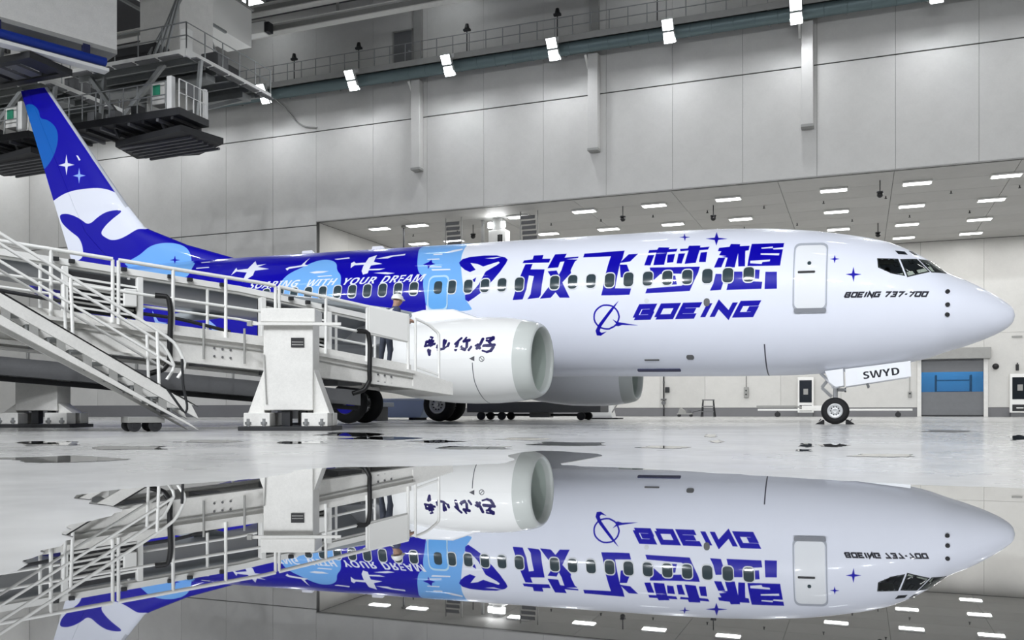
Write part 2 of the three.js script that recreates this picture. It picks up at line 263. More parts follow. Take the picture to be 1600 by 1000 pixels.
for (let i = 0; i < 14; i++) {
  const x = -60.3 + 6.015 * (i + 1);
  if (x > X0 + 1 && x < X1 - 1) {
    const seen = Math.round((x + 36.3) / 6);
    const lab = seen >= 0 && seen <= 6 ? ['first', 'second', 'third', 'fourth', 'fifth', 'sixth', 'seventh'][seen] + ' twin floodlight from the tail docks along the catwalk' : 'twin floodlight farther along the far catwalk';
    floodlight(x, ZF + 1.52, 1, FLOOD_FAR, lab, 'floodlights on the far catwalk');
  }
  if (i < 13) floodlight(-52 + i * 6.2, ZN - 1.52, -1, FLOOD_NEAR, 'twin floodlight on the near wall behind the viewer', 'floodlights on the near catwalk');
}
// ceiling fittings of the main hall
for (const x of [-36.6, -24.6, -12.6, -.6, 11.4]) for (const z of [-18.6, -7, 6, 19]) {
  const o = thing('high_bay_light', x < -36 && z < -18 ? 'bright high bay light on the dark ceiling above the tail docks' : 'high bay light on the ceiling of the main hall', 'light', 'high bay lights', [x, HC - .02, z]);
  kit().box(-.75, .75, -.2, 0, -.45, .45, .02).mesh('housing', M.lampHousing, o); kit().box(-.68, .68, -.22, -.2, -.38, .38).mesh('diffuser', M.lamp, o);
  rectLight([x, HC - .26, z], [x, 0, z + .001], 1.36, .76, HIGHBAY);
}
// low bay fittings
const soffitCols = [-31, -28.4, -21.8, -17.87, -13.88, -9.9, -4.62, -.73, 3.17, 7.1, 12.3, 16.2, 20.1];
const soffitRows = [-23.85, -29.1, -34.3, -38.7];
let light0 = null;
soffitCols.forEach((x, i) => soffitRows.forEach((z, j) => {
  const pos = ['nearest', 'second', 'third', 'farthest'][j], o = thing('strip_light', `bright ceiling panel light in the ${pos} row of the low bay, ${['first', 'second', 'third', 'fourth', 'fifth', 'sixth', 'seventh', 'eighth', 'ninth', 'tenth', 'eleventh', 'twelfth', 'thirteenth'][i]} from the left`, 'light', 'low bay ceiling lights', [x, HS - .02, z]);
  kit().box(-.68, .68, -.07, .02, -.32, .32, .01).mesh('frame', M.whiteClean, o); kit().box(-.62, .62, -.085, -.065, -.26, .26).mesh('diffuser', M.tube, o);
  rectLight([x, HS - .12, z], [x, 0, z + .001], 1.24, .52, SOFFIT);
}));
// small fittings under the low bay ceiling
for (const [x, z] of [[-2.45, -22.9], [-2.36, -33.6], [-15.6, -23.7], [-25.3, -25.2], [-10.9, -25.3]]) {
  const o = thing('dome_camera', `small dark dome camera hanging from the low bay ceiling ${z < -30 ? 'far back above the cockpit' : x > -5 ? 'at the front above the cockpit' : x > -12 ? 'above the bird stars' : x > -20 ? 'above the forward cabin' : 'left of the white hoist mast'}`, 'camera', 'ceiling cameras', [x, 11, z]);
  kit().tube([0, .12, 0], [0, .71, 0], .025).mesh('stem', M.dark, o); kit().add(new THREE.SphereGeometry(.15, 14, 10)).mesh('dome', M.black, o); kit().disc(0, .12, 0, .16, .06, 'y').mesh('collar', M.dark, o);
}
for (let i = 0; i < 24; i++) {
  const x = -30 + (i % 12) * 3.1 + (i > 11 ? 1.4 : 0), z = i > 11 ? -31.8 : -26.4, o = thing('sprinkler', `tiny dark sprinkler head on the low bay ceiling, ${i > 11 ? 'back' : 'front'} row`, 'sprinkler', 'ceiling sprinklers', [x, HS - .01, z]);
  kit().tube([0, 0, 0], [0, -.12, 0], .03, 6).mesh('stem', M.dark, o); kit().disc(0, -.13, 0, .07, .02, 'y', 10).mesh('plate', M.dark, o);
}
// hoist mast with louvre banks seen above the cabin roof
{ const o = thing('hoist_mast', 'white boxed hoist mast with a dark cable slot above the cabin', 'mast', null, [-23.2, 0, -24.2]);
  kit().box(-.55, .55, .05, 11.0, -.4, .3, .03).mesh('casing', M.white, o); kit().box(.05, .35, 5, 10.7, .3, .34).mesh('cable_slot', M.black, o); kit().box(-.3, .3, 11, HS - .01, -.25, .25).mesh('head_block', M.grey, o); kit().path([[.2, 10.7, .36], [.26, 9.5, .42], [.18, 8, .38], [.2, 6, .36]], .05).mesh('cable', M.black, o);
  kit().box(-1.1, -.95, .05, HS - .02, -.1, .1).mesh('side_post', M.grey, o);
  for (const sx of [-.42, .42]) { kit().box(sx - .12, sx + .12, 11.1, 11.45, .3, .42, .02).mesh('work_lamp', M.lamp, o); }
  rectLight([-23.2, 11.28, -23.7], [-23.2, 11.2, -20], .9, .3, 16);
}
for (const [x, n] of [[-25.6, 'left'], [-20.9, 'right']]) {
  const o = thing('louvre_bank', `stack of grey horizontal louvres ${n} of the white hoist mast`, 'louvre', 'louvre banks', [x, 0, -22.9]);
  for (let k = 0; k < 6; k++) { const s = kit().box(-.42, .42, -.1, .1, -.03, .03, .01).mesh('slat', M.midGrey, o); s.position.set(k * .03, 11.35 - k * .29, 0); s.rotation.x = -.3; }
  kit().box(-.46, -.42, 9.7, HS - .02, -.05, .05).box(.57, .61, 9.7, HS - .02, -.05, .05).mesh('side_rail', M.grey, o);
}
{ const o = thing('drop_pole', 'thin dark pole hanging from the low bay ceiling over the blue rear cabin', 'pole', null, [-29.4, 0, -24]); kit().tube([0, 5, 0], [0, HS - .06, 0], .06).mesh('pole', M.dark, o); kit().disc(0, HS - .07, 0, .16, .08, 'y').mesh('flange', M.grey, o); }
// crane runway under the ceiling
for (const [y, z, n] of [[21.7, -17.5, 'lower'], [22.6, -16.9, 'upper']]) {
  const o = thing('crane_beam', `${n} pale crane runway beam under the dark ceiling near the far wall`, 'beam', 'crane runway');
  kit().box(X0 + 1, X1 - 1, y + .38, y + .44, z - .25, z + .25).mesh('top_flange', M.white, o); kit().box(X0 + 1, X1 - 1, y, y + .38, z - .03, z + .03).mesh('web', M.grey, o); kit().box(X0 + 1, X1 - 1, y - .06, y, z - .25, z + .25).mesh('bottom_flange', M.white, o);
  for (let x = X0 + 3; x < X1 - 2; x += 6) kit().bar([x, y + .44, z], [x, HC, z], .12).mesh('hanger', M.grey, o);
}
{ const o = thing('crane_trolley', 'white hoist trolley box hanging on the crane beam left of the upper door', 'trolley', null, [-35, 21.6, -16.8]); kit().box(-1.1, .9, -.3, .35, -.2, .35, .04).mesh('body', M.whiteClean, o); kit().box(.9, 1.2, -.25, .3, -.15, .3, .03).mesh('motor', M.dark, o); kit().disc(0, 0, .36, .09, .03).mesh('knob', M.black, o); kit().box(-.9, .8, .35, .5, -.45, .1).mesh('carriage', M.grey, o); }

// small dark loudspeakers on posts along the far catwalk, and a loose cable
[-34.6, -30.2, -23.4, -18.2, -12.9].forEach((x, i) => { const o = thing('catwalk_speaker', `small dark speaker on a post, ${['first', 'second', 'third', 'fourth', 'fifth'][i]} along the far catwalk`, 'speaker', 'catwalk speakers', [x, 19.85, ZF + .95]); kit().tube([0, 0, 0], [0, 1.4, 0], .03).mesh('post', M.dark, o); kit().box(-.2, .2, 1.3, 1.42, -.1, .1, .02).mesh('bracket', M.dark, o); const g = new THREE.CylinderGeometry(.09, .15, .26, 14); g.translate(0, 1.55, 0); kit().add(g).mesh('horn', M.black, o); });
tag(kit().path([[-35.9, 19.0, ZF + 1.0], [-35.6, 18.6, ZF + .4], [-35.0, 17.8, ZF + .08], [-34.4, 17.45, ZF + .06], [-33.6, 17.3, ZF + .06]], .05, 8).mesh('loose_cable', M.grey), 'loose grey cable hanging on the far wall below the first floodlight', 'cable');

const LIVERY=[["L",[[15.69,5.19],[15.47,4.83],[15.37,4.54],[15.23,4.24],[15.04,4.13],[15.03,3.88],[14.94,3.58],[14.88,3.13],[13.44,3.08],[13.52,3.23],[13.66,3.4],[13.82,4.05],[14.04,4.72],[14.07,4.93],[14.15,5.23]]],["L",[[20.31,3.22],[19.98,3.95],[19.9,4.27],[19.69,4.48],[19.39,4.62],[19.11,4.8],[18.84,4.89],[18.5,4.87],[18.16,4.72],[18.04,4.46],[17.82,4.3],[17.76,4.0],[17.74,3.69],[17.72,3.47],[17.82,3.15]]],["L",[[27.87,5.34],[27.71,5.43],[27.08,5.65],[26.66,5.93],[26.1,6.03],[25.49,5.99],[25.04,5.8],[24.85,5.55],[24.14,5.12],[23.91,5.08],[23.72,4.67],[23.79,4.47],[25.38,4.56]]],["L",[[21.06,2.3],[20.82,2.57],[20.54,2.7],[20.01,2.76],[19.63,2.58],[19.95,1.9],[21.35,1.93]]],["L",[[26.75,3.95],[25.48,3.85],[25.55,3.67],[25.32,3.5],[26.85,3.58]]],["W",[[29.33,4.27],[28.21,4.24],[29.3,3.51],[29.42,3.83]]],["L",[[32.63,4.41],[30.92,4.08],[30.56,3.5],[32.3,3.63]]],["B",[[14.03,4.51],[13.96,4.62],[13.75,4.68],[13.34,4.7],[12.93,4.68],[12.65,4.6],[12.55,4.52],[12.57,4.41],[12.69,4.17],[12.86,3.94],[13.04,3.75],[13.21,3.58],[13.39,3.46],[13.58,3.35],[13.67,3.41],[13.68,3.54],[13.54,3.56],[13.4,3.69],[13.28,3.83],[13.21,3.99],[13.13,4.19],[12.83,4.37],[12.76,4.44],[12.81,4.48],[13.24,4.35],[13.44,4.44],[13.67,4.48],[13.56,4.37],[13.45,4.26],[13.61,4.2],[13.79,4.28],[13.95,4.4]]],["B",[[13.39,4.03],[13.56,3.93],[13.41,3.9]]],["W",[[13.29,4.61],[12.96,4.62],[12.71,4.64],[12.99,4.57]]],["B",[[12.05,4.47],[11.8,4.49],[11.8,4.61],[11.52,4.61],[11.52,4.49],[11.28,4.48],[11.3,4.37],[12.07,4.39]]],["B",[[11.98,4.35],[11.77,4.35],[11.8,4.19],[11.39,4.17],[11.39,4.09],[11.44,3.46],[11.49,3.39],[11.82,3.36],[11.73,3.49],[11.67,3.99],[11.82,4.02],[11.86,3.63],[11.96,3.36],[12.25,3.35],[12.19,3.55],[12.09,3.92]]],["B",[[11.18,4.61],[10.85,4.61],[10.88,4.49],[10.49,4.5],[10.49,4.46],[10.83,4.44],[10.5,4.41],[10.56,4.36],[10.62,4.17],[10.64,4.1],[10.62,4.03],[10.84,3.78],[10.62,3.36],[10.9,3.37],[11.02,3.52],[11.15,3.38],[11.46,3.36],[11.25,3.63],[11.08,3.81],[11.29,4.11],[11.04,4.12],[10.96,3.99],[10.9,4.13],[10.86,4.38],[10.98,4.37],[11.01,4.21],[11.31,4.2],[11.25,4.37]]],["B",[[10.34,4.58],[9.24,4.61],[9.25,4.39],[9.3,4.22],[9.32,4.04],[9.38,3.56],[8.95,3.54],[8.99,3.38],[9.34,3.38],[9.75,3.39],[9.71,3.55],[9.67,3.87],[9.58,4.46],[10.35,4.47]]],["B",[[9.1,4.49],[8.85,4.49],[9.03,4.28],[9.31,4.25]]],["B",[[9.3,4.2],[9.11,4.19],[8.94,3.83],[9.24,3.85]]],["B",[[8.57,4.58],[8.36,4.58],[8.33,4.65],[8.04,4.63],[8.06,4.58],[7.83,4.58],[7.85,4.5],[8.08,4.49],[8.12,4.14],[8.4,4.14],[8.37,4.5],[8.58,4.5]]],["B",[[8.58,4.43],[8.41,4.43],[8.48,4.14],[8.64,4.15]]],["B",[[8.06,4.42],[7.87,4.43],[7.89,4.2],[8.05,4.19]]],["B",[[7.76,4.57],[7.56,4.57],[7.54,4.65],[7.25,4.64],[7.25,4.58],[7.01,4.59],[7.04,4.51],[7.25,4.5],[7.31,4.15],[7.59,4.14],[7.53,4.51],[7.74,4.5]]],["B",[[7.78,4.43],[7.61,4.43],[7.67,4.15],[7.8,4.16]]],["B",[[7.21,4.43],[7.05,4.44],[7.06,4.16],[7.23,4.17]]],["B",[[8.49,4.08],[7.2,4.04],[7.23,3.89],[7.43,3.42],[8.57,3.4],[8.53,3.52],[7.64,3.56],[7.56,3.6],[7.42,3.86],[8.04,3.9],[8.2,3.89],[8.36,3.74],[8.41,3.79]]],["B",[[7.89,3.83],[7.81,3.83],[7.76,3.6],[7.89,3.6]]],["B",[[6.76,4.54],[6.5,4.56],[6.48,4.64],[6.25,4.62],[6.25,4.56],[6.01,4.56],[6.02,4.43],[6.1,4.42],[6.08,4.0],[6.24,4.0],[6.27,4.37],[6.33,3.98],[6.57,3.99],[6.52,4.25],[6.68,4.28],[6.55,4.3],[6.74,4.33],[6.69,4.44],[6.78,4.45]]],["B",[[6.75,4.26],[6.58,4.25],[6.66,4.0],[6.84,4.0]]],["B",[[5.96,4.61],[5.18,4.6],[5.19,4.49],[5.24,3.98],[6.02,4.0],[6.0,4.23]]],["W",[[5.72,4.49],[5.44,4.51],[5.44,4.46],[5.71,4.46]]],["W",[[5.44,4.46],[5.17,4.48],[5.18,4.42],[5.42,4.42]]],["W",[[5.72,4.33],[5.27,4.31],[5.28,4.25],[5.72,4.29]]],["W",[[5.96,4.14],[5.48,4.15],[5.49,4.1],[5.66,4.09],[5.68,4.04],[5.96,4.07]]],["B",[[6.79,3.83],[6.65,3.82],[6.59,3.62],[6.65,3.42],[6.92,3.41],[6.84,3.58]]],["B",[[6.37,3.87],[6.14,3.86],[6.11,3.62],[5.65,3.58],[5.67,3.41],[6.51,3.41],[6.47,3.59]]],["B",[[5.84,3.9],[5.72,3.89],[5.73,3.66],[5.83,3.67]]],["B",[[5.58,3.83],[5.31,3.82],[5.3,3.4],[5.59,3.4]]],["B",[[7.76,5.08],[7.7,4.96],[7.57,4.93],[7.68,4.91],[7.68,4.81],[7.73,4.92],[7.86,4.95],[7.75,4.96]]],["B",[[6.92,5.07],[6.83,4.86],[6.59,4.81],[6.82,4.79],[6.84,4.62],[6.91,4.79],[7.15,4.85],[6.92,4.87]]],["B",[[3.98,4.22],[3.96,4.13],[3.87,4.11],[3.96,4.09],[3.98,4.0],[4.0,4.09],[4.09,4.11],[4.0,4.13]]],["B",[[3.55,3.89],[3.52,3.73],[3.37,3.7],[3.52,3.67],[3.54,3.52],[3.58,3.67],[3.72,3.71],[3.58,3.73]]],["B",[[25.53,5.54],[25.49,5.41],[25.3,5.38],[25.49,5.36],[24.81,5.08],[25.57,5.37],[25.75,5.4],[25.57,5.42]]],["R",[[9.28,2.82],[9.3,2.75],[9.33,2.69],[9.37,2.63],[9.43,2.58],[9.5,2.55],[9.57,2.52],[9.65,2.52],[9.72,2.53],[9.79,2.55],[9.86,2.59],[9.9,2.64],[9.94,2.7],[9.96,2.77],[9.96,2.83],[9.95,2.9],[9.92,2.97],[9.88,3.02],[9.82,3.07],[9.75,3.11],[9.68,3.13],[9.6,3.13],[9.53,3.12],[9.46,3.1],[9.4,3.06],[9.35,3.01],[9.31,2.95],[9.29,2.88],[9.28,2.82]]],["B",[[9.28,3.23],[9.49,3.04],[9.85,2.64],[9.95,2.48],[9.93,2.36],[9.82,2.35],[9.65,2.45],[9.8,2.42],[9.84,2.47],[9.78,2.59],[9.46,2.97]]],["B",[[9.46,2.76],[9.34,2.69],[8.79,2.59],[9.22,2.61],[9.32,2.58],[9.43,2.6],[9.37,2.65]]],["W",[[21.95,4.49],[21.92,4.77],[21.82,4.68],[21.43,4.7],[21.39,4.87],[21.4,5.0],[21.17,4.82],[20.82,4.85],[21.08,4.75],[20.58,4.65],[21.1,4.61],[21.08,4.45],[21.4,4.22],[21.38,4.56],[21.81,4.62]]],["W",[[17.59,4.52],[17.66,4.69],[17.59,4.75],[17.49,4.68],[17.16,4.69],[17.15,4.86],[16.93,4.95],[16.88,4.7],[16.55,4.61],[16.92,4.57],[16.93,4.32],[17.08,4.28],[17.17,4.4],[17.18,4.61],[17.5,4.61]]],["W",[[19.97,4.63],[19.86,4.68],[19.45,4.72],[19.34,5.0],[19.34,4.75],[19.17,4.69],[19.82,4.61],[19.86,4.55]]],["W",[[18.36,4.87],[17.92,4.92],[17.83,4.87],[18.23,4.85]]],["W",[[16.9,4.8],[16.46,4.89],[15.97,4.93],[15.96,4.87],[16.33,4.85],[16.47,4.79]]],["W",[[16.98,4.46],[16.38,4.45],[16.57,4.4],[16.93,4.41]]],["W",[[16.75,4.32],[16.34,4.33],[16.02,4.28],[16.25,4.25]]],["W",[[19.01,4.45],[18.76,4.48],[18.31,4.46],[18.51,4.41],[18.8,4.4]]],["W",[[18.69,4.31],[18.18,4.32],[18.14,4.29],[18.61,4.28]]],["W",[[15.12,4.69],[14.73,4.69],[14.69,4.65],[15.09,4.66]]],["W",[[14.86,4.35],[14.26,4.33],[14.23,4.29],[14.81,4.3]]],["W",[[15.0,4.86],[14.7,4.86],[14.69,4.81],[14.98,4.82]]],["W",[[14.67,4.87],[14.45,4.96],[14.16,5.01],[14.12,4.95],[14.41,4.88]]],["W",[[14.99,4.45],[14.55,4.42],[14.54,4.39],[14.94,4.41]]],["W",[[23.65,4.87],[23.12,4.87],[23.06,4.83],[23.6,4.82]]],["W",[[23.76,5.11],[23.41,5.12],[23.3,5.07],[23.66,5.06]]],["W",[[18.38,4.89],[17.88,4.92],[17.82,4.88],[18.3,4.86]]],["B",[[15.18,4.51],[15.03,4.58],[14.96,4.66],[14.89,4.55],[14.78,4.51],[14.93,4.47],[14.96,4.36],[15.01,4.47]]],["P",[[25.68,3.23],[25.58,3.08],[25.13,3.09],[25.1,3.48],[24.93,3.12],[24.5,3.05],[25.0,2.98],[24.98,2.91],[25.26,2.88],[25.19,2.99],[25.79,2.98]]],["P",[[22.76,3.18],[22.41,2.92],[22.12,2.63],[22.2,2.5],[22.48,2.54]]]];
const WORDS={"SOARING":[[21.14,4.0],[19.31,3.99],[21.17,4.22]],"WITH":[[19.03,4.0],[18.0,4.03],[19.05,4.21]],"YOUR":[[17.77,3.99],[16.64,3.99],[17.8,4.2]],"DREAM":[[16.48,3.99],[15.05,4.0],[16.52,4.21]],"BOEING":[[8.91,2.75],[5.67,2.77],[8.7,3.1]],"B737":[[3.74,3.15],[1.89,3.14],[3.69,3.26]]};
const FIN_ART=[["M",[[32.79,11.58],[32.27,11.56],[31.91,11.25],[31.88,10.95],[31.45,10.86],[30.99,10.51],[30.89,10.05],[31.14,9.47],[31.65,9.06],[31.81,9.08],[32.69,10.38]]],["W",[[30.49,9.49],[30.42,9.16],[30.07,9.06],[30.42,9.03],[30.49,8.71],[30.56,9.04],[30.91,9.13],[30.56,9.17]]],["P",[[29.85,8.94],[29.79,8.69],[29.52,8.62],[29.79,8.59],[29.85,8.35],[29.9,8.6],[30.17,8.67],[29.9,8.7]]],["W",[[30.02,9.41],[29.92,9.38],[29.79,9.21],[29.87,9.19]]],["W",[[31.65,7.74],[31.24,7.86],[30.64,8.08],[29.85,8.16],[28.39,8.11],[27.36,7.35],[26.62,6.51],[27.08,6.56],[27.27,6.48],[27.55,6.35],[27.92,6.23],[28.3,6.21],[28.54,6.3],[28.83,6.47],[28.68,6.68],[28.3,6.95],[27.73,7.26],[28.39,7.28],[28.87,7.13],[29.41,6.81],[29.8,7.08],[30.34,7.3],[30.79,7.35],[30.92,7.27],[30.79,7.0],[30.34,6.67],[29.77,6.34],[29.67,5.55],[30.84,5.61]]],["L",[[27.77,5.32],[27.61,5.42],[26.98,5.63],[26.57,5.91],[26.01,6.01],[25.4,5.96],[24.96,5.78],[24.76,5.53],[24.71,5.25],[24.71,5.1],[26.52,4.78]]],["B",[[25.44,5.52],[25.4,5.39],[25.21,5.36],[25.4,5.34],[25.44,5.22],[25.48,5.35],[25.66,5.38],[25.48,5.4]]]];
const BRUSH=[[[12.83,2.05],[12.76,2.03]],[[12.91,1.93],[12.92,1.84]],[[12.91,1.93],[12.73,1.94]],[[12.84,1.98],[12.82,1.84]],[[12.78,1.98],[12.77,1.84]],[[12.73,1.94],[12.73,1.84]],[[12.93,1.83],[12.67,1.88]],[[12.82,1.73],[12.78,1.63],[12.77,1.72]],[[12.59,1.84],[12.59,1.77],[12.53,1.74],[12.41,1.76],[12.31,1.83],[12.3,1.88]],[[12.44,1.96],[12.41,1.77]],[[12.45,1.95],[12.39,1.94],[12.4,1.88],[12.43,1.83]],[[12.0,2.0],[12.13,1.87]],[[12.07,1.9],[12.1,1.73]],[[11.88,2.01],[11.92,1.93],[11.79,1.95]],[[11.84,1.93],[11.83,1.79],[11.87,1.73],[11.97,1.77]],[[11.96,1.81],[11.97,1.77]],[[11.72,1.79],[11.77,1.72]],[[11.46,1.97],[11.49,1.88]],[[11.61,1.82],[11.5,1.85],[11.57,1.76]],[[11.56,1.84],[11.5,1.76]],[[11.37,1.99],[11.23,2.01],[11.3,1.92],[11.36,1.94]],[[11.21,2.01],[11.2,1.97],[11.3,1.89]],[[11.41,1.81],[11.16,1.83]],[[11.28,1.89],[11.18,1.78],[11.23,1.7],[11.32,1.67],[11.43,1.7]]];
// ------------------------------------------------------------------ the airliner (built in metres: s = distance aft of the nose datum, h = height, l = to starboard)
const PROFILE = [[-.12, 2.80, 2.76, .02, 2.78], [-.08, 2.94, 2.62, .16, 2.78], [.07, 3.09, 2.46, .34, 2.79], [.40, 3.33, 2.27, .62, 2.83], [.92, 3.64, 2.06, .95, 2.90], [1.38, 3.86, 1.91, 1.18, 2.97], [1.86, 4.23, 1.74, 1.34, 3.05],
  [2.31, 4.50, 1.64, 1.47, 3.12], [2.87, 4.74, 1.54, 1.60, 3.20], [3.91, 4.98, 1.41, 1.76, 3.30], [5.0, 5.15, 1.345, 1.85, 3.38], [6.2, 5.25, 1.325, 1.88, 3.42], [7.6, 5.30, 1.32, 1.88, 3.43], [9, 5.31, 1.32, 1.88, 3.43], [12, 5.31, 1.32, 1.88, 3.43], [16, 5.31, 1.32, 1.88, 3.43], [19, 5.31, 1.32, 1.88, 3.43],
  [20.5, 5.31, 1.40, 1.875, 3.44], [22, 5.31, 1.62, 1.84, 3.50], [24, 5.30, 2.05, 1.70, 3.66], [26, 5.27, 2.58, 1.45, 3.88], [28, 5.22, 3.15, 1.13, 4.12], [30, 5.15, 3.74, .76, 4.38], [31.3, 5.08, 4.15, .48, 4.58], [32.0, 4.98, 4.42, .28, 4.70], [32.3, 4.86, 4.56, .12, 4.72]];
const slopes = [1, 2, 3, 4].map((k) => {       // monotone cubic
  const n = PROFILE.length, d = [], m = new Array(n);
  for (let i = 0; i < n - 1; i++) d.push((PROFILE[i + 1][k] - PROFILE[i][k]) / (PROFILE[i + 1][0] - PROFILE[i][0]));
  m[0] = d[0]; m[n - 1] = d[n - 2];
  for (let i = 1; i < n - 1; i++) m[i] = d[i - 1] * d[i] <= 0 ? 0 : 2 * d[i - 1] * d[i] / (d[i - 1] + d[i]);
  return m;
});
function prof(s) {
  s = Math.max(-.12, Math.min(32.3, s)); let i = 0; while (i < PROFILE.length - 2 && PROFILE[i + 1][0] < s) i++;
  const a = PROFILE[i], b = PROFILE[i + 1], w = b[0] - a[0], t = (s - a[0]) / w, t2 = t * t, t3 = t2 * t;
  return [1, 2, 3, 4].map((k, j) => (2 * t3 - 3 * t2 + 1) * a[k] + (t3 - 2 * t2 + t) * w * slopes[j][i] + (-2 * t3 + 3 * t2) * b[k] + (t3 - t2) * w * slopes[j][i + 1]);
}
function skin(s, th) { const [t, b, w, c] = prof(s); const q = Math.sin(th); return [-s, q > 0 ? c + (t - c) * q : c + (c - b) * q, w * Math.cos(th)]; }     // th from -90 (keel) to 90 (crown)
function sideZ(s, h) { const [t, b, w, c] = prof(s); const q = (h - c) / (h > c ? t - c : c - b); return w * Math.sqrt(Math.max(0, 1 - q * q)); }
function skinNormal(s, th) {
  const e = .004, f = .002, s2 = Math.min(s + e, 32.3), s1 = Math.max(s - e, -.12), t2 = Math.min(th + f, Math.PI / 2), t1 = Math.max(th - f, -Math.PI / 2);
  const a = V(...skin(s2, th)).sub(V(...skin(s1, th))), b = V(...skin(s, t2)).sub(V(...skin(s, t1)));
  const n = a.cross(b).normalize(); if (n.lengthSq() < .5) n.set(1, 0, 0); return n;
}
const PXM = 128, SPLIT = 15.8;
// paint scheme, drawn as flat print in aircraft side coordinates
const INK = { B: '#0900ab', L: '#7ab8fa', W: '#eff3ff', P: '#9cc0ff', M: '#1066c4' };
function outline(g, q, round) { g.beginPath(); const n = q.length, m = (a, b) => [(a[0] + b[0]) / 2, (a[1] + b[1]) / 2]; if (!round) q.forEach((p, j) => j ? g.lineTo(...p) : g.moveTo(...p)); else { g.moveTo(...m(q[n - 1], q[0])); for (let j = 0; j < n; j++) g.quadraticCurveTo(...q[j], ...m(q[j], q[(j + 1) % n])); } g.closePath(); }
const paint = document.createElement('canvas'); paint.width = paint.height = 2048;
{
  const g = paint.getContext('2d'); g.fillStyle = INK.W; g.fillRect(0, 0, 2048, 2048);
  const row = (r, s1, draw) => { g.save(); g.beginPath(); g.rect(0, r * 683, 2048, 683); g.clip(); const X = (s) => (s1 - s) * PXM, Y = (h) => r * 683 + (6.1 - h) * PXM; draw(X, Y); g.restore(); };
  const letters = {    // squared stencil capitals on a unit box, strokes .22 wide
    B: [[[.11, .11], [.11, .89], [.8, .89], [.8, .5], [.3, .5]], [[.8, .5], [.86, .4], [.86, .11], [.11, .11]]], O: [[[.11, .11], [.11, .89], [.89, .89], [.89, .11], [.11, .11]]], E: [[[.95, .89], [.11, .89], [.11, .11], [.95, .11]], [[.11, .5], [.8, .5]]], I: [[[.5, .02], [.5, .98]]],
    N: [[[.11, .02], [.11, .89], [.89, .11], [.89, .98]]], G: [[[.98, .89], [.11, .89], [.11, .11], [.89, .11], [.89, .5], [.55, .5]]], 7: [[[.05, .89], [.85, .89], [.4, .02]]], 3: [[[.08, .89], [.85, .89], [.85, .11], [.05, .11]], [[.3, .5], [.85, .5]]], 0: [[[.11, .11], [.11, .89], [.89, .89], [.89, .11], [.11, .11]]], '-': [[[.2, .5], [.8, .5]]], ' ': [] };
  const word = (X, Y, str, s0, s1, hb, ht, lean, ink, sw = .36) => {
    const wid = { I: .45, ' ': .5, '-': .6 }, tot = [...str].reduce((a, c) => a + (wid[c] || 1) + .14, -.14), W = X(s1) - X(s0), k = W / (tot + lean * (ht - hb) * PXM / W * 0), hh = Y(hb) - Y(ht); let x = X(s0);
    const cw = (W - lean * hh) / tot;
    for (const c of str) { const w = (wid[c] || 1) * cw; g.save(); g.transform(1, 0, -lean, 1, x + 0, Y(hb)); g.strokeStyle = ink; g.lineJoin = 'miter'; g.lineWidth = sw * hh;
      for (const line of letters[c]) { g.beginPath(); line.forEach(([a, b], i) => { const px = (c === 'I' ? .5 : a) * w, py = -b * hh; i ? g.lineTo(px, py) : g.moveTo(px, py); }); g.stroke(); } g.restore(); x += w + .14 * cw; }
  };
  const text = (X, Y, str, box, ink) => { const [[s0, hb], [s1], [, ht]] = box; g.save(); g.font = 'bold 100px sans-serif'; const tw = g.measureText(str).width; g.translate(X(s0), Y(hb)); g.transform((X(s1) - X(s0) - .0) / tw, 0, -.22, (Y(hb) - Y(ht)) / 72, 0, 0); g.fillStyle = ink; g.fillText(str, 0, 0); g.restore(); };
  const all = (X, Y) => {
    LIVERY.forEach(([k, pts], i) => {
      let q = pts; if (i === 0) q = [[15.78, 6], ...pts, [14.1, 6]];
      outline(g, q.map(([s, h]) => [X(s), Y(h)]), k === 'L');
      if (k === 'R') { g.strokeStyle = INK.B; g.lineWidth = 5; g.stroke(); } else { g.fillStyle = INK[k]; g.fill(); }
    });
    for (const w of ['SOARING', 'WITH', 'YOUR', 'DREAM']) text(X, Y, w, WORDS[w], INK.W);
    word(X, Y, 'BOEING', 8.93, 5.67, 2.75, 3.1, .55, INK.B); word(X, Y, 'BOEING 737-700', 3.76, 1.87, 3.14, 3.27, .45, '#23232c', .3);
    g.strokeStyle = '#4a4a58'; g.lineWidth = 4; g.beginPath(); g.moveTo(X(5.62), Y(2.07)); g.lineTo(X(5.62), Y(1.2)); g.stroke();
  };
  row(0, SPLIT, (X, Y) => { g.fillStyle = INK.B; g.fillRect(0, Y(6.2), X(14.9), 900); all(X, Y); });
  row(1, SPLIT + 16, (X, Y) => { g.fillStyle = INK.B; g.fillRect(0, Y(6.2), 2048, 900); all(X, Y); });
  g.fillStyle = INK.B; g.fillRect(1024, 1366, 1024, 682);
}
const paintTex = new THREE.CanvasTexture(paint); paintTex.colorSpace = THREE.SRGBColorSpace; paintTex.anisotropy = 8;
const gloss = (o) => Ph({ roughness: .35, specularIntensity: .35, clearcoat: .45, clearcoatRoughness: .05, ...o });
const A = {
  paint: gloss({ color: '#ffffff', map: paintTex }), white: gloss({ color: '#f1f3f7' }), lip: gloss({ color: '#c9cecb', roughness: .35 }), duct: S('#b9c4bd', .4, .1), wing: gloss({ color: '#9aa0a4', roughness: .35 }), frameGrey: S('#dfe3e8', .4), door: gloss({ color: '#f1f4f8' }), seam: S('#b3b8c2', .6), lightBlue: gloss({ color: '#bfe3fb' }), exit: gloss({ color: '#6cb4f8' }), fan: S('#5b6263', .45, .5), rim: S('#c9cbcc', .4, .4), tyre: M.rubber, oleo: S('#d4d6d8', .3, .5),
};
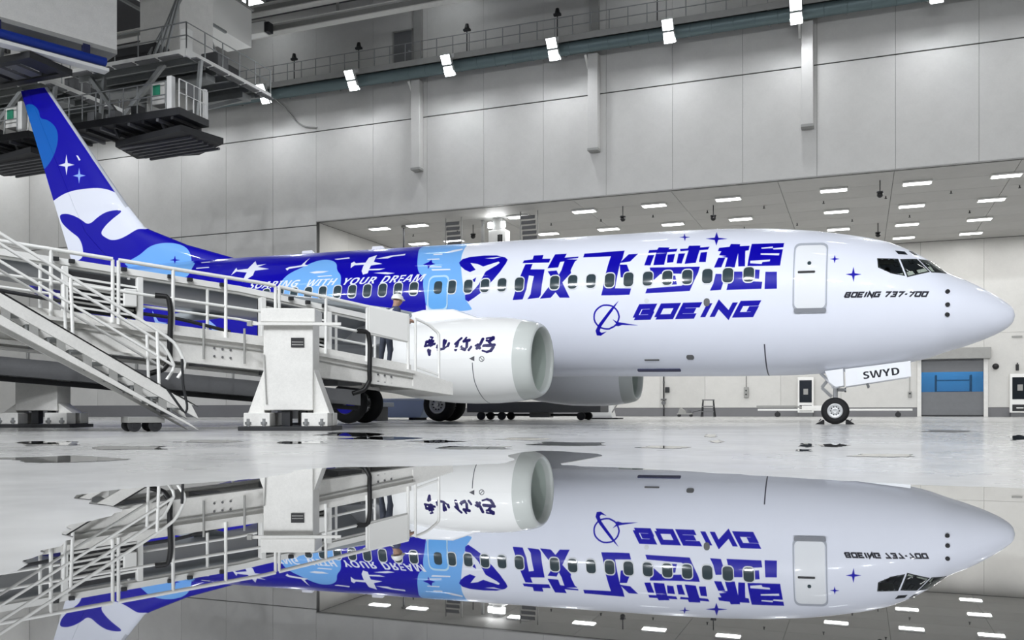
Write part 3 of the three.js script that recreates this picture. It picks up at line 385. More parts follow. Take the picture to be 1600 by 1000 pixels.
const plane = thing('airliner', 'white and blue twin-engine airliner with bird and cloud artwork', 'airplane');
plane.rotation.z = -.012; plane.position.set(0, -.12, 0);

// flight deck windows are real openings in the skin
const DECK_PANES = [[[3.02, 4.11], [2.55, 4.10], [2.40, 3.65], [2.73, 3.73], [3.0, 3.87]], [[2.50, 4.09], [2.12, 4.12], [1.84, 3.77], [2.35, 3.62]], [[2.08, 4.12], [1.74, 4.13], [1.44, 3.78], [1.80, 3.76]], [[2.61, 4.34], [2.39, 4.33], [2.33, 4.24], [2.54, 4.24]], [[2.29, 4.38], [2.21, 4.38], [2.09, 4.26], [2.17, 4.25]]];
function inside(o, x, y) { const c = o.reduce((a, p) => [a[0] + p[0] / o.length, a[1] + p[1] / o.length], [0, 0]); let r = false; for (let i = 0, j = o.length - 1; i < o.length; j = i++) { const f = (p) => [c[0] + (p[0] - c[0]) * .93, c[1] + (p[1] - c[1]) * .93], [xi, yi] = f(o[i]), [xj, yj] = f(o[j]); if ((yi > y) !== (yj > y) && x < (xj - xi) * (y - yi) / (yj - yi) + xi) r = !r; } return r; }
// fuselage
{
  const st = []; for (let s = -.12; s < .5; s += .04) st.push(s); for (let s = .5; s < 1.3; s += .1) st.push(s); for (let s = 1.3; s < 3.2; s += .03) st.push(s); for (let s = 3.2; s < 6; s += .15) st.push(s); for (let s = 6; s < SPLIT; s += .7) st.push(s); st.push(SPLIT); const st2 = [SPLIT]; for (let s = 16.5; s < 32.3; s += .35) st2.push(s); st2.push(32.3);
  const NT = 120, pos = [], nor = [], uv = [], idx = [];
  for (const side of [1, -1]) for (const [list, front] of [[st, true], [st2, false]]) {
    const b = pos.length / 3;
    for (const s of list) for (let j = 0; j <= NT; j++) {
      const th = -Math.PI / 2 + Math.PI * j / NT, p = skin(s, th), n = skinNormal(s, th);
      pos.push(p[0], p[1], p[2] * side); nor.push(n.x, n.y, n.z * side);
      if (side > 0) uv.push(Math.max(.001, Math.min(.999, ((front ? SPLIT : SPLIT + 16) - s) / 16)), 1 - ((front ? 0 : 683) + (6.1 - p[1]) * PXM) / 2048);
      else uv.push(front ? (s > 14.6 ? .75 : .25) : .75, .12);
    }
    const C = NT + 1;
    for (let i = 0; i + 1 < list.length; i++) for (let j = 0; j < NT; j++) { const a = b + i * C + j, c = a + C; if (front && list[i] > 1.3 && list[i] < 3.2) { const cs = (list[i] + list[i + 1]) / 2, ch = (pos[3 * a + 1] + pos[3 * (c + 1) + 1]) / 2; if (DECK_PANES.slice(0, 3).some((o) => inside(o, cs, ch))) continue; } if (side > 0) idx.push(a, a + 1, c, c, a + 1, c + 1); else idx.push(a, c, a + 1, c, c + 1, a + 1); }
  }
  const g = new THREE.BufferGeometry(); g.setAttribute('position', new THREE.Float32BufferAttribute(pos, 3)); g.setAttribute('normal', new THREE.Float32BufferAttribute(nor, 3)); g.setAttribute('uv', new THREE.Float32BufferAttribute(uv, 2)); g.setIndex(idx);
  { // make every triangle agree with its normals
    const P = g.attributes.position, Nn = g.attributes.normal, ix = g.index.array, a = V(), b = V(), c = V(), n = V();
    let flip = 0; for (let k = 0; k < ix.length; k += 3) { a.fromBufferAttribute(P, ix[k]); b.fromBufferAttribute(P, ix[k + 1]); c.fromBufferAttribute(P, ix[k + 2]); b.sub(a); c.sub(a); b.cross(c); n.fromBufferAttribute(Nn, ix[k]); if (b.dot(n) < 0) { const t = ix[k + 1]; ix[k + 1] = ix[k + 2]; ix[k + 2] = t; flip++; } }
  }
  mesh('fuselage', g, A.paint, plane);
}
// a piece laid on the skin: outline in (s, h), filled by rings towards its centre, with a rim
function skinPatch(outline, lift, side = 1, inner = 0) {
  const n = outline.length, c = outline.reduce((a, p) => [a[0] + p[0] / n, a[1] + p[1] / n], [0, 0]), K = inner > 0 ? 1 : 6, pos = [], idx = [];
  const put = (s, h, l) => { const z = sideZ(s, h), e = .01, nz = V(1, 0, 0); const zs = (sideZ(s + e, h) - sideZ(s - e, h)) / (2 * e), zh = (sideZ(s, h + e) - sideZ(s, h - e)) / (2 * e); const N = V(zs, -zh, 1).normalize(); pos.push(-s + N.x * l, h + N.y * l, (z + N.z * l) * side); };
  for (let k = 0; k <= K; k++) for (const p of outline) { const f = inner > 0 ? 1 - k * (1 - inner) : 1 - k / K; put(c[0] + (p[0] - c[0]) * f, c[1] + (p[1] - c[1]) * f, lift); }
  for (const p of outline) put(p[0], p[1], -.01);
  const R = (K + 1) * n;
  for (let i = 0; i < n; i++) { const j = (i + 1) % n; for (let k = 0; k < K; k++) idx.push(k * n + i, k * n + j, (k + 1) * n + i, (k + 1) * n + i, k * n + j, (k + 1) * n + j); idx.push(R + i, R + j, i, i, R + j, j); }
  const g = new THREE.BufferGeometry(); g.setAttribute('position', new THREE.Float32BufferAttribute(pos, 3)); g.setIndex(idx);
  const q = g.toNonIndexed(); q.computeVertexNormals();
  const P = q.attributes.position, N = q.attributes.normal;   // outward faces
  for (let k = 0; k < P.count; k += 3) if (N.getZ(k) * side < -.05) { const t = [P.getX(k + 1), P.getY(k + 1), P.getZ(k + 1)]; P.setXYZ(k + 1, P.getX(k + 2), P.getY(k + 2), P.getZ(k + 2)); P.setXYZ(k + 2, ...t); }
  q.computeVertexNormals(); const w = toCreasedNormals(q, .6); return boxUV(w);
}
function roundRect(s, h, w, ht, r, n = 4) { const q = []; for (const [cx, cy, a0] of [[1, 1, 0], [-1, 1, 1], [-1, -1, 2], [1, -1, 3]]) for (let k = 0; k <= n; k++) { const a = (a0 + k / n) * Math.PI / 2; q.push([s + cx * (w / 2 - r) + r * Math.cos(a), h + cy * (ht / 2 - r) + r * Math.sin(a)]); } const o = []; q.forEach((p, i) => { const z = q[(i + 1) % q.length], m = Math.max(1, Math.ceil(Math.hypot(z[0] - p[0], z[1] - p[1]) / .09)); for (let t = 0; t < m; t++) o.push([p[0] + (z[0] - p[0]) * t / m, p[1] + (z[1] - p[1]) * t / m]); }); return o; }
// cabin windows
const winS = []; for (let i = 0; i < 17; i++) if (i !== 11) winS.push(5.979 + .508 * i); for (let i = 18; i < 36; i++) winS.push(5.979 + .508 * i + .18);
for (const s of winS) {
  const f = mesh('cabin_window', skinPatch(roundRect(s, 3.78, .30, .43, .11), .012, 1, .86), A.frameGrey, plane);
  mesh('pane', skinPatch(roundRect(s, 3.78, .262, .385, .095), .009), M.winGlass, f);
}
// forward service door and overwing exit
{
  const d = mesh('service_door', skinPatch(roundRect(4.535, 3.70, .70, 1.62, .12), .012), A.door, plane);
  mesh('door_seal', skinPatch(roundRect(4.535, 3.70, .79, 1.73, .15), .016, 1, .925), A.seam, d);
  mesh('handle', skinPatch(roundRect(4.62, 3.785, .40, .05, .02), .03), M.dark, d);
  mesh('door_window', skinPatch(roundRect(4.56, 4.01, .09, .09, .04), .02), M.winGlass, d);
  mesh('sill', skinPatch(roundRect(4.53, 2.86, .74, .1, .03), .05), S('#8d9097', .5), d);
  const e = mesh('overwing_exit', skinPatch(roundRect(14.53, 3.63, .56, .94, .12), .012), A.exit, plane);
  mesh('exit_outline', skinPatch(roundRect(14.53, 3.63, .64, 1.02, .16), .014, 1, .89), A.lightBlue, e);
  mesh('pane', skinPatch(roundRect(14.53, 3.78, .25, .36, .09), .02), M.winGlass, e);
}
// flight deck windows, both sides
for (const side of [1, -1]) for (const [k, o] of DECK_PANES.entries()) {
  const dense = []; o.forEach((p, i) => { const q = o[(i + 1) % o.length]; for (let t = 0; t < 4; t++) dense.push([p[0] + (q[0] - p[0]) * t / 4, p[1] + (q[1] - p[1]) * t / 4]); });
  const f = mesh('flight_deck_window', skinPatch(dense, .008, side, .88), M.dark, plane); const c = dense.reduce((a, p) => [a[0] + p[0] / dense.length, a[1] + p[1] / dense.length], [0, 0]);
  mesh('pane', skinPatch(dense.map((p) => [c[0] + (p[0] - c[0]) * .95, c[1] + (p[1] - c[1]) * .95]), .01, side), k < 3 ? M.clear : M.glass, f);
}
{ // flight deck interior
  const bh = []; for (let k = 0; k < 40; k++) { const a = k / 40 * 2 * Math.PI, p = skin(3.3, Math.asin(Math.sin(a))); bh.push(new THREE.Vector2(Math.sign(Math.cos(a)) * p[2] * .97, 3.3 + (p[1] - 3.3) * .97)); }
  const g = new THREE.ExtrudeGeometry(new THREE.Shape(bh), { depth: .03, bevelEnabled: false }); g.rotateY(Math.PI / 2); g.translate(-3.3, 0, 0); mesh('bulkhead', boxUV(plain(g)), S('#4b4d50', .8), plane);
  kit().box(-2.1, -1.75, 3.0, 3.66, -.85, .85, .08).mesh('instrument_panel', M.dark, plane); kit().box(-3.0, -2.6, 4.22, 4.28, -.5, .5, .02).mesh('overhead_panel', M.dark, plane);
  for (const z of [-.5, .5]) kit().box(-2.85, -2.7, 3.2, 3.98, z - .24, z + .24, .06).mesh('crew_seat', M.dark, plane);
}
// probes, ports, drain lines
for (const h of [3.27, 2.96, 2.73]) mesh('probe_disc', skinPatch(roundRect(1.465, h, .1, .1, .049, 3), .03), M.dark, plane);
mesh('static_port', skinPatch(roundRect(7.0, 3.12, .15, .2, .07, 3), .012), M.midGrey, plane); mesh('static_port', skinPatch(roundRect(8.54, 3.21, .12, .12, .058, 3), .012), A.frameGrey, plane);
mesh('outflow_vent', skinPatch(roundRect(7.52, 1.78, .2, .11, .05, 3), .012), M.midGrey, plane); mesh('drain_slot', skinPatch(roundRect(8.44, 1.47, 1.18, .06, .025, 3), .02), S('#2a2f55', .5), plane); mesh('drain_slot', skinPatch(roundRect(8.55, 1.72, .4, .035, .015, 3), .012), M.midGrey, plane);
for (const s of [17.5, 20.1]) kit().prism([[-s - .25, 5.29], [-s + .25, 5.29], [-s + .12, 5.42], [-s - .22, 5.42]], -.05, .05, .01).mesh('crown_antenna', A.white, plane);

// lofted aerofoil surfaces
function loft(stations, pts = 24) {        // stations: [s of leading edge, h, l, chord, thickness] ; returns geometry, closed at both ends
  const prof2 = []; for (let i = 0; i <= pts; i++) { const x = .5 * (1 - Math.cos(Math.PI * i / pts)); prof2.push([x, 5 * (.2969 * Math.sqrt(x) - .126 * x - .3516 * x * x + .2843 * x ** 3 - .1036 * x ** 4)]); }
  const ring = [...prof2.map(([x, y]) => [x, y]), ...prof2.slice(1, -1).reverse().map(([x, y]) => [x, -y * .75])], n = ring.length, pos = [], idx = [];
  for (const [s, h, l, c, t] of stations) for (const [x, y] of ring) pos.push(-(s + x * c), h + y * t * c, l);
  for (let i = 0; i + 1 < stations.length; i++) for (let j = 0; j < n; j++) { const k = (j + 1) % n, a = i * n + j, b = i * n + k; idx.push(a, a + n, b, b, a + n, b + n); }
  for (const e of [0, stations.length - 1]) for (let j = 1; j < pts; j++) { const a = e * n + j, b = e * n + j + 1, c = e * n + ((n - j) % n), d = e * n + ((n - j - 1 + n) % n); if (e) idx.push(a, c, b, b, c, d); else idx.push(a, b, c, b, d, c); }
  const g = new THREE.BufferGeometry(); g.setAttribute('position', new THREE.Float32BufferAttribute(pos, 3)); g.setIndex(idx); return g;
}
function aero(g) { return boxUV(toCreasedNormals(g, .7)); }
for (const sd of [1, -1]) {
  const W = [[11.9, 2.24, 1.2, 6.9, .12], [12.2, 2.32, 2.0, 6.45, .12], [13.75, 2.66, 5.2, 4.9, .095], [16.1, 2.84, 9.6, 3.55, .1], [18.3, 3.1, 13.4, 2.55, .1], [20.4, 3.5, 17.1, 1.55, .1]].map((q) => [q[0], q[1], q[2] * sd, q[3], q[4]]);
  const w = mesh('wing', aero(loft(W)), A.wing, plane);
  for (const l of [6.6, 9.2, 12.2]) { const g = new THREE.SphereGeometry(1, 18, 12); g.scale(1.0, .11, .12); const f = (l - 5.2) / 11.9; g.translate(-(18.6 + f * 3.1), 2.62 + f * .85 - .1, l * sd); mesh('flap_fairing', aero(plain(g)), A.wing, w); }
  mesh('root_fairing', aero((() => { const g = new THREE.SphereGeometry(1, 32, 20); g.scale(4.2, .75, .72); g.translate(-15.6, 1.95, 1.4 * sd); return g; })()), A.white, w);
  const T = [[27.9, 4.72, .5, 4.0, .09], [28.6, 4.8, 1.2, 3.5, .09], [30.5, 5.15, 4.2, 2.5, .09], [32.2, 5.5, 7.17, 1.45, .09]].map((q) => [q[0], q[1], q[2] * sd, q[3], q[4]]);
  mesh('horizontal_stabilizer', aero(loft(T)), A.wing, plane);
}
// vertical fin and rudder, painted in side view
const finArt = document.createElement('canvas'); finArt.width = 1024; finArt.height = 768;
const FX = (s) => (33.4 - s) * 96, FY = (h) => (12.5 - h) * 96;
const finLE = (h) => h > 7.4 ? 27.66 + (h - 7.4) * .8355 : h > 6.6 ? 26.9 + (h - 6.6) * .95 : h > 5.9 ? 25.05 + (h - 5.9) * 2.64 : 22.9 + (h - 5.3) * 3.58;
const finTE = (h) => 30.12 + (h - 5.1) * .4;
{
  const g = finArt.getContext('2d'); g.fillStyle = INK.B; g.fillRect(0, 0, 1024, 768);
  for (const [k, pts] of FIN_ART) { g.fillStyle = INK[k]; outline(g, pts.map(([s, h]) => [FX(s), FY(h)]), pts.length > 9); g.fill(); }
  g.strokeStyle = '#c9cdd6'; g.lineWidth = 16; g.beginPath(); g.moveTo(FX(finLE(12.2)), FY(12.2)); g.lineTo(FX(finLE(7.4)), FY(7.4)); g.stroke();
}
const finTex = new THREE.CanvasTexture(finArt); finTex.colorSpace = THREE.SRGBColorSpace; finTex.anisotropy = 8; const finMat = gloss({ color: '#ffffff', map: finTex });
function finPiece(c0, c1) {
  const hs = []; for (let h = 5.06; h < 7.6; h += .12) hs.push(h); for (let h = 7.6; h < 12.08; h += .5) hs.push(h); hs.push(12.08, 12.12);
  const NC = 14, pos = [], idx = [], th = (x) => 5 * (.2969 * Math.sqrt(x) - .126 * x - .3516 * x * x + .2843 * x ** 3 - .1036 * x ** 4);
  for (const sd of [1, -1]) { const b = pos.length / 3;
    for (const h of hs) for (let i = 0; i <= NC; i++) { const x = c0 + (c1 - c0) * (c0 > 0 ? i / NC : (i / NC) ** 1.5), le = finLE(h), te = finTE(h), main = Math.min(te - le, 3.4), s = le + x * (te - le); const bodyX = Math.max(0, 1 - (te - s) / main); const t = h > 12.1 ? .1 : 1; pos.push(-s, h, sd * t * (th(x) * .05 * main * (h > 7.4 ? 1.9 : 1.6) + .012)); }
    for (let a = 0; a + 1 < hs.length; a++) for (let i = 0; i < NC; i++) { const p = b + a * (NC + 1) + i, q = p + NC + 1; if (sd > 0) idx.push(p, p + 1, q, p + 1, q + 1, q); else idx.push(p, q, p + 1, p + 1, q, q + 1); } }
  const n = hs.length * (NC + 1); for (let a = 0; a + 1 < hs.length; a++) for (const i of [0, NC]) { const p = a * (NC + 1) + i, q = p + NC + 1; idx.push(p, q, n + p, n + p, q, n + q); }
  const top = (hs.length - 1) * (NC + 1); for (let i = 0; i < NC; i++) idx.push(top + i, n + top + i, top + i + 1, top + i + 1, n + top + i, n + top + i + 1);
  const g = toCreasedNormals(Object.assign(new THREE.BufferGeometry(), {}).setAttribute('position', new THREE.Float32BufferAttribute(pos, 3)).setIndex(idx), .6);
  const P = g.attributes.position, uv = []; for (let i = 0; i < P.count; i++) uv.push(FX(-P.getX(i)) / 1024, 1 - FY(P.getY(i)) / 768); g.setAttribute('uv', new THREE.Float32BufferAttribute(uv, 2)); return g;
}
const finMesh = mesh('vertical_fin', finPiece(0, .7), finMat, plane); mesh('rudder', finPiece(.704, 1), finMat, finMesh);

// engines
const brushArt = document.createElement('canvas'); brushArt.width = 1024; brushArt.height = 512;
const EX = (s) => (15.2 - s) * 210, EY = (h) => (2.72 - h) * 210;
{ const g = brushArt.getContext('2d'); g.fillStyle = '#f4f5f4'; g.fillRect(0, 0, 1024, 512); g.strokeStyle = '#150a55'; g.lineCap = 'round'; g.lineJoin = 'round';
  BRUSH.forEach((k, i) => { for (let j = 0; j + 1 < k.length; j++) { g.lineWidth = 9 + 7 * ((i * 7 + j * 3) % 5) / 4; g.beginPath(); g.moveTo(EX(k[j][0]), EY(k[j][1])); g.lineTo(EX(k[j + 1][0]), EY(k[j + 1][1])); g.stroke(); } });
  g.strokeStyle = '#55565c'; g.fillStyle = '#55565c'; g.lineWidth = 4; g.beginPath(); [[11.67, 1.42], [11.67, 1.0], [11.6, .4]].forEach(([s, h], i) => i ? g.lineTo(EX(s), EY(h)) : g.moveTo(EX(s), EY(h))); g.stroke();
  g.beginPath(); g.moveTo(EX(11.75), EY(1.52)); g.lineTo(EX(11.62), EY(1.58)); g.lineTo(EX(11.62), EY(1.46)); g.fill(); g.lineWidth = 3; g.beginPath(); g.arc(EX(11.44), EY(1.51), 12, 0, 7); g.moveTo(EX(11.44) - 8, EY(1.51) - 8); g.lineTo(EX(11.44) + 8, EY(1.51) + 8); g.stroke(); }
const brushTex = new THREE.CanvasTexture(brushArt); brushTex.colorSpace = THREE.SRGBColorSpace;
const turned = (pts, n = 56) => { const g = new THREE.LatheGeometry(pts.map(([x, r]) => new THREE.Vector2(r, x)), n); g.rotateZ(Math.PI / 2); return g; };   // x runs aft
for (const sd of [1, -1]) {
  const s0 = 10.32, hc = 1.52, l = 4.83 * sd, place = (g) => { const q = plain(g); const P = q.attributes.position; for (let i = 0; i < P.count; i++) if (P.getY(i) < 0) P.setY(i, P.getY(i) * .97); q.translate(-s0, hc, l); return q; };
  const outer = [[.42, .965], [.7, 1.01], [1.1, 1.045], [1.7, 1.06], [2.3, 1.045], [2.9, .99], [3.4, .92], [3.9, .82], [3.92, .79], [3.4, .8]];
  let g = mergeVertices(turned(outer)); g.computeVertexNormals(); g = place(g);
  { const P = g.attributes.position, uv = []; for (let i = 0; i < P.count; i++) uv.push(sd > 0 && P.getZ(i) > l ? EX(-P.getX(i)) / 1024 : .98, 1 - EY(sd > 0 && P.getZ(i) > l ? P.getY(i) : .6) / 512); g.setAttribute('uv', new THREE.Float32BufferAttribute(uv, 2)); }
  const n = mesh('engine_nacelle', g, sd > 0 ? gloss({ color: '#ffffff', map: brushTex }) : A.white, plane);
  mesh('inlet_lip', place(turned([[.42, .965], [.25, .935], [.12, .895], [.04, .85], [0, .81], [.02, .775], [.08, .752], [.18, .74]])), A.lip, n);
  mesh('inlet_duct', place(turned([[.18, .74], [.4, .735], [.8, .76], [1.25, .775]])), A.duct, n);
  mesh('fan_disc', place(turned([[1.26, .775], [1.27, .24]])), M.dark, n);
  const fk = kit(); for (let k = 0; k < 24; k++) { const b = new THREE.BoxGeometry(.16, .53, .02); b.rotateY(.75); b.translate(0, .5, 0); b.rotateX(k / 24 * Math.PI * 2); b.translate(-s0 - 1.18, hc, l); fk.add(b); } fk.mesh('fan_blades', A.fan, n);
  mesh('spinner', place(turned([[.82, .001], [.9, .08], [1.05, .18], [1.24, .25]])), A.fan, n);
  mesh('core_nozzle', place(turned([[3.3, .62], [3.9, .58], [4.6, .42], [4.62, .38], [4.2, .36]])), M.steel, n); mesh('exhaust_plug', place(turned([[4.1, .3], [4.6, .24], [5.2, .02]])), M.steel, n);
  const py = new THREE.Shape([[-11.9, 2.5], [-12.6, 2.72], [-13.4, 2.72], [-15.2, 2.35], [-15.6, 2.05], [-14.2, 1.9], [-12.4, 2.2]].map((p) => new THREE.Vector2(...p)));
  const pg = new THREE.ExtrudeGeometry(py, { depth: .3, bevelEnabled: true, bevelSize: .06, bevelThickness: .06, bevelSegments: 3 }); pg.translate(0, 0, l - .15); mesh('pylon', aero(plain(pg)), A.white, n);
  const st = new THREE.Shape([[-10.95, 2.1], [-11.5, 2.3], [-12.0, 2.28], [-11.4, 2.0]].map((p) => new THREE.Vector2(...p)));
}
// landing gear
function wheel(parent, x, y, z, r, w, sd) {
  const t = []; for (let k = 0; k <= 14; k++) { const a = -Math.PI / 2 + Math.PI * k / 14; t.push(new THREE.Vector2(r * .56 + (r * .44) * Math.cos(a) ** .55, w / 2 * Math.sin(a))); }
  const g = new THREE.LatheGeometry(t, 40); g.rotateX(Math.PI / 2); g.translate(x, y, z); const o = mesh('wheel', plain(g), A.tyre, parent); o.userData.label = 'black tyre';
  const hub = [[0, .001], [0, .10], [.03, .13], [.03, .2], [-.02, .24], [-.02, .36], [.05, .44], [.05, .56], [-.05, .58]].map(([d, q]) => new THREE.Vector2(q * r, w * .38 + d * w));
  const h = new THREE.LatheGeometry(hub, 32); h.rotateX(Math.PI / 2); if (sd < 0) h.rotateY(Math.PI); h.translate(x, y, z); mesh('rim', plain(h), A.rim, o);
  const bk = kit(); for (let k = 0; k < 10; k++) { const a = k / 10 * 6.283; bk.disc(x + Math.cos(a) * r * .3, y + Math.sin(a) * r * .3, z + sd * w * .39, r * .045, .03, 'z', 8); } bk.mesh('rim_bolts', M.dark, o);
  return o;
}
// ground contact on the pitched airframe
const gy = (s) => .12 - .012 * s;
{ const gr = kit().tube([-3.96, .38, 0], [-3.96, 1.25, 0], .06, 12).mesh('nose_gear_strut', A.oleo, plane);
  kit().tube([-3.96, 1.0, 0], [-3.96, 1.75, 0], .1, 14).mesh('outer_cylinder', A.white, gr); kit().tube([-3.96, .38, -.26], [-3.96, .38, .26], .045, 10).mesh('axle', A.oleo, gr);
  kit().bar([-4.05, .78, .0], [-4.3, 1.02, 0], .08).bar([-4.3, 1.02, 0], [-4.08, 1.3, 0], .08).mesh('torque_link', M.steel, gr); kit().tube([-4.0, 1.05, .1], [-4.55, 1.62, .12], .04).tube([-4.0, 1.05, -.1], [-4.55, 1.62, -.12], .04).mesh('drag_brace', A.white, gr);
  kit().box(-3.9, -3.74, .92, 1.0, -.06, .06).disc(-3.72, .96, 0, .06, .04, 'x').mesh('taxi_light', M.steel, gr);
  const ny = .345 + gy(3.96); wheel(plane, -3.96, ny, .2, .345, .2, 1); wheel(plane, -3.96, ny, -.2, .345, .2, -1);
  for (const sd of [1, -1]) {
    const d = kit().prism([[-3.72, 1.47], [-2.22, 1.66], [-2.2, 1.29], [-3.70, 1.04]], .52 * sd - .02, .52 * sd + .02, .008).mesh('nose_gear_door', A.white, plane);
    kit().prism([[-4.2, 1.42], [-3.78, 1.48], [-3.76, 1.06], [-3.95, 1.03], [-4.1, 1.15]], .52 * sd - .02, .52 * sd + .02, .008).mesh('rear_door_panel', A.white, d); kit().bar([-3.3, 1.3, .5 * sd], [-3.5, 1.5, .1 * sd], .03).mesh('door_rod', M.steel, d); kit().bar([-3.2, 1.13, .5 * sd], [-3.16, 1.02, .5 * sd], .05).mesh('door_latch', M.midGrey, d);
    if (sd > 0) { // registration letters painted on the door
      const cv = document.createElement('canvas'); cv.width = 512; cv.height = 128; const c = cv.getContext('2d'); c.fillStyle = '#f2f5f8'; c.fillRect(0, 0, 512, 128); c.fillStyle = '#2b2c34'; c.scale(1.3, 1); c.font = 'bold 112px sans-serif'; c.textAlign = 'center'; c.textBaseline = 'middle'; c.fillText('SWYD', 197, 68);
      const t = new THREE.CanvasTexture(cv); t.colorSpace = THREE.SRGBColorSpace; const p = mesh('registration', new THREE.BoxGeometry(1.12, .29, .004), gloss({ color: '#ffffff', map: t }), d); p.position.set(-2.88, 1.375, .5425); p.rotation.z = .135; p.userData.label = 'dark lettering SWYD';
    }
  }
}
for (const sd of [1, -1]) {
  const y = .565 + gy(16.53), gr = kit().tube([-16.53, y, 2.86 * sd], [-16.35, 2.2, 2.75 * sd], .11, 14).mesh('main_gear_strut', A.oleo, plane);
  kit().tube([-16.53, y, 2.2 * sd], [-16.53, y, 3.5 * sd], .07, 10).mesh('axle', M.steel, gr); kit().bar([-16.45, 1.3, 2.8 * sd], [-16.4, 2.0, 1.4 * sd], .09).mesh('side_brace', A.oleo, gr); kit().prism([[-17.0, 1.0], [-16.0, 1.0], [-15.9, 2.0], [-17.05, 2.0]], 3.2 * sd - .02, 3.2 * sd + .02, .008).mesh('gear_door', A.white, gr);
  for (const o of [-.43, .43]) { const w = wheel(plane, -16.53, y, (2.86 + o) * sd, .565, .4, o * sd > 0 ? 1 : -1); if (sd > 0 && o > 0) { kit().disc(-16.53, y, (2.86 + o) * sd + .18, .3, .03, 'z', 28).mesh('hub_cover', S('#0f0ab0', .35), w).userData.label = 'blue hub cover'; } }
}
for (const [dx, l] of [[.37, 'ahead of'], [-.37, 'behind']]) { const c = thing('wheel_chock', `dark rubber wheel chock ${l} the nose wheel`, 'chock', 'nose wheel chocks', [-3.96 + dx, 0, .1]); const s = Math.sign(dx); kit().prism([[-.1, 0], [.1, 0], [-.06 * s, .11], [-.095 * s, .11]], -.35, .35, .01).mesh('wedge', M.rubber, c); kit().path([[.0, .08, .3], [.04, .13, .36], [.0, .08, .42]], .012).mesh('pull_rope', M.dark, c); }
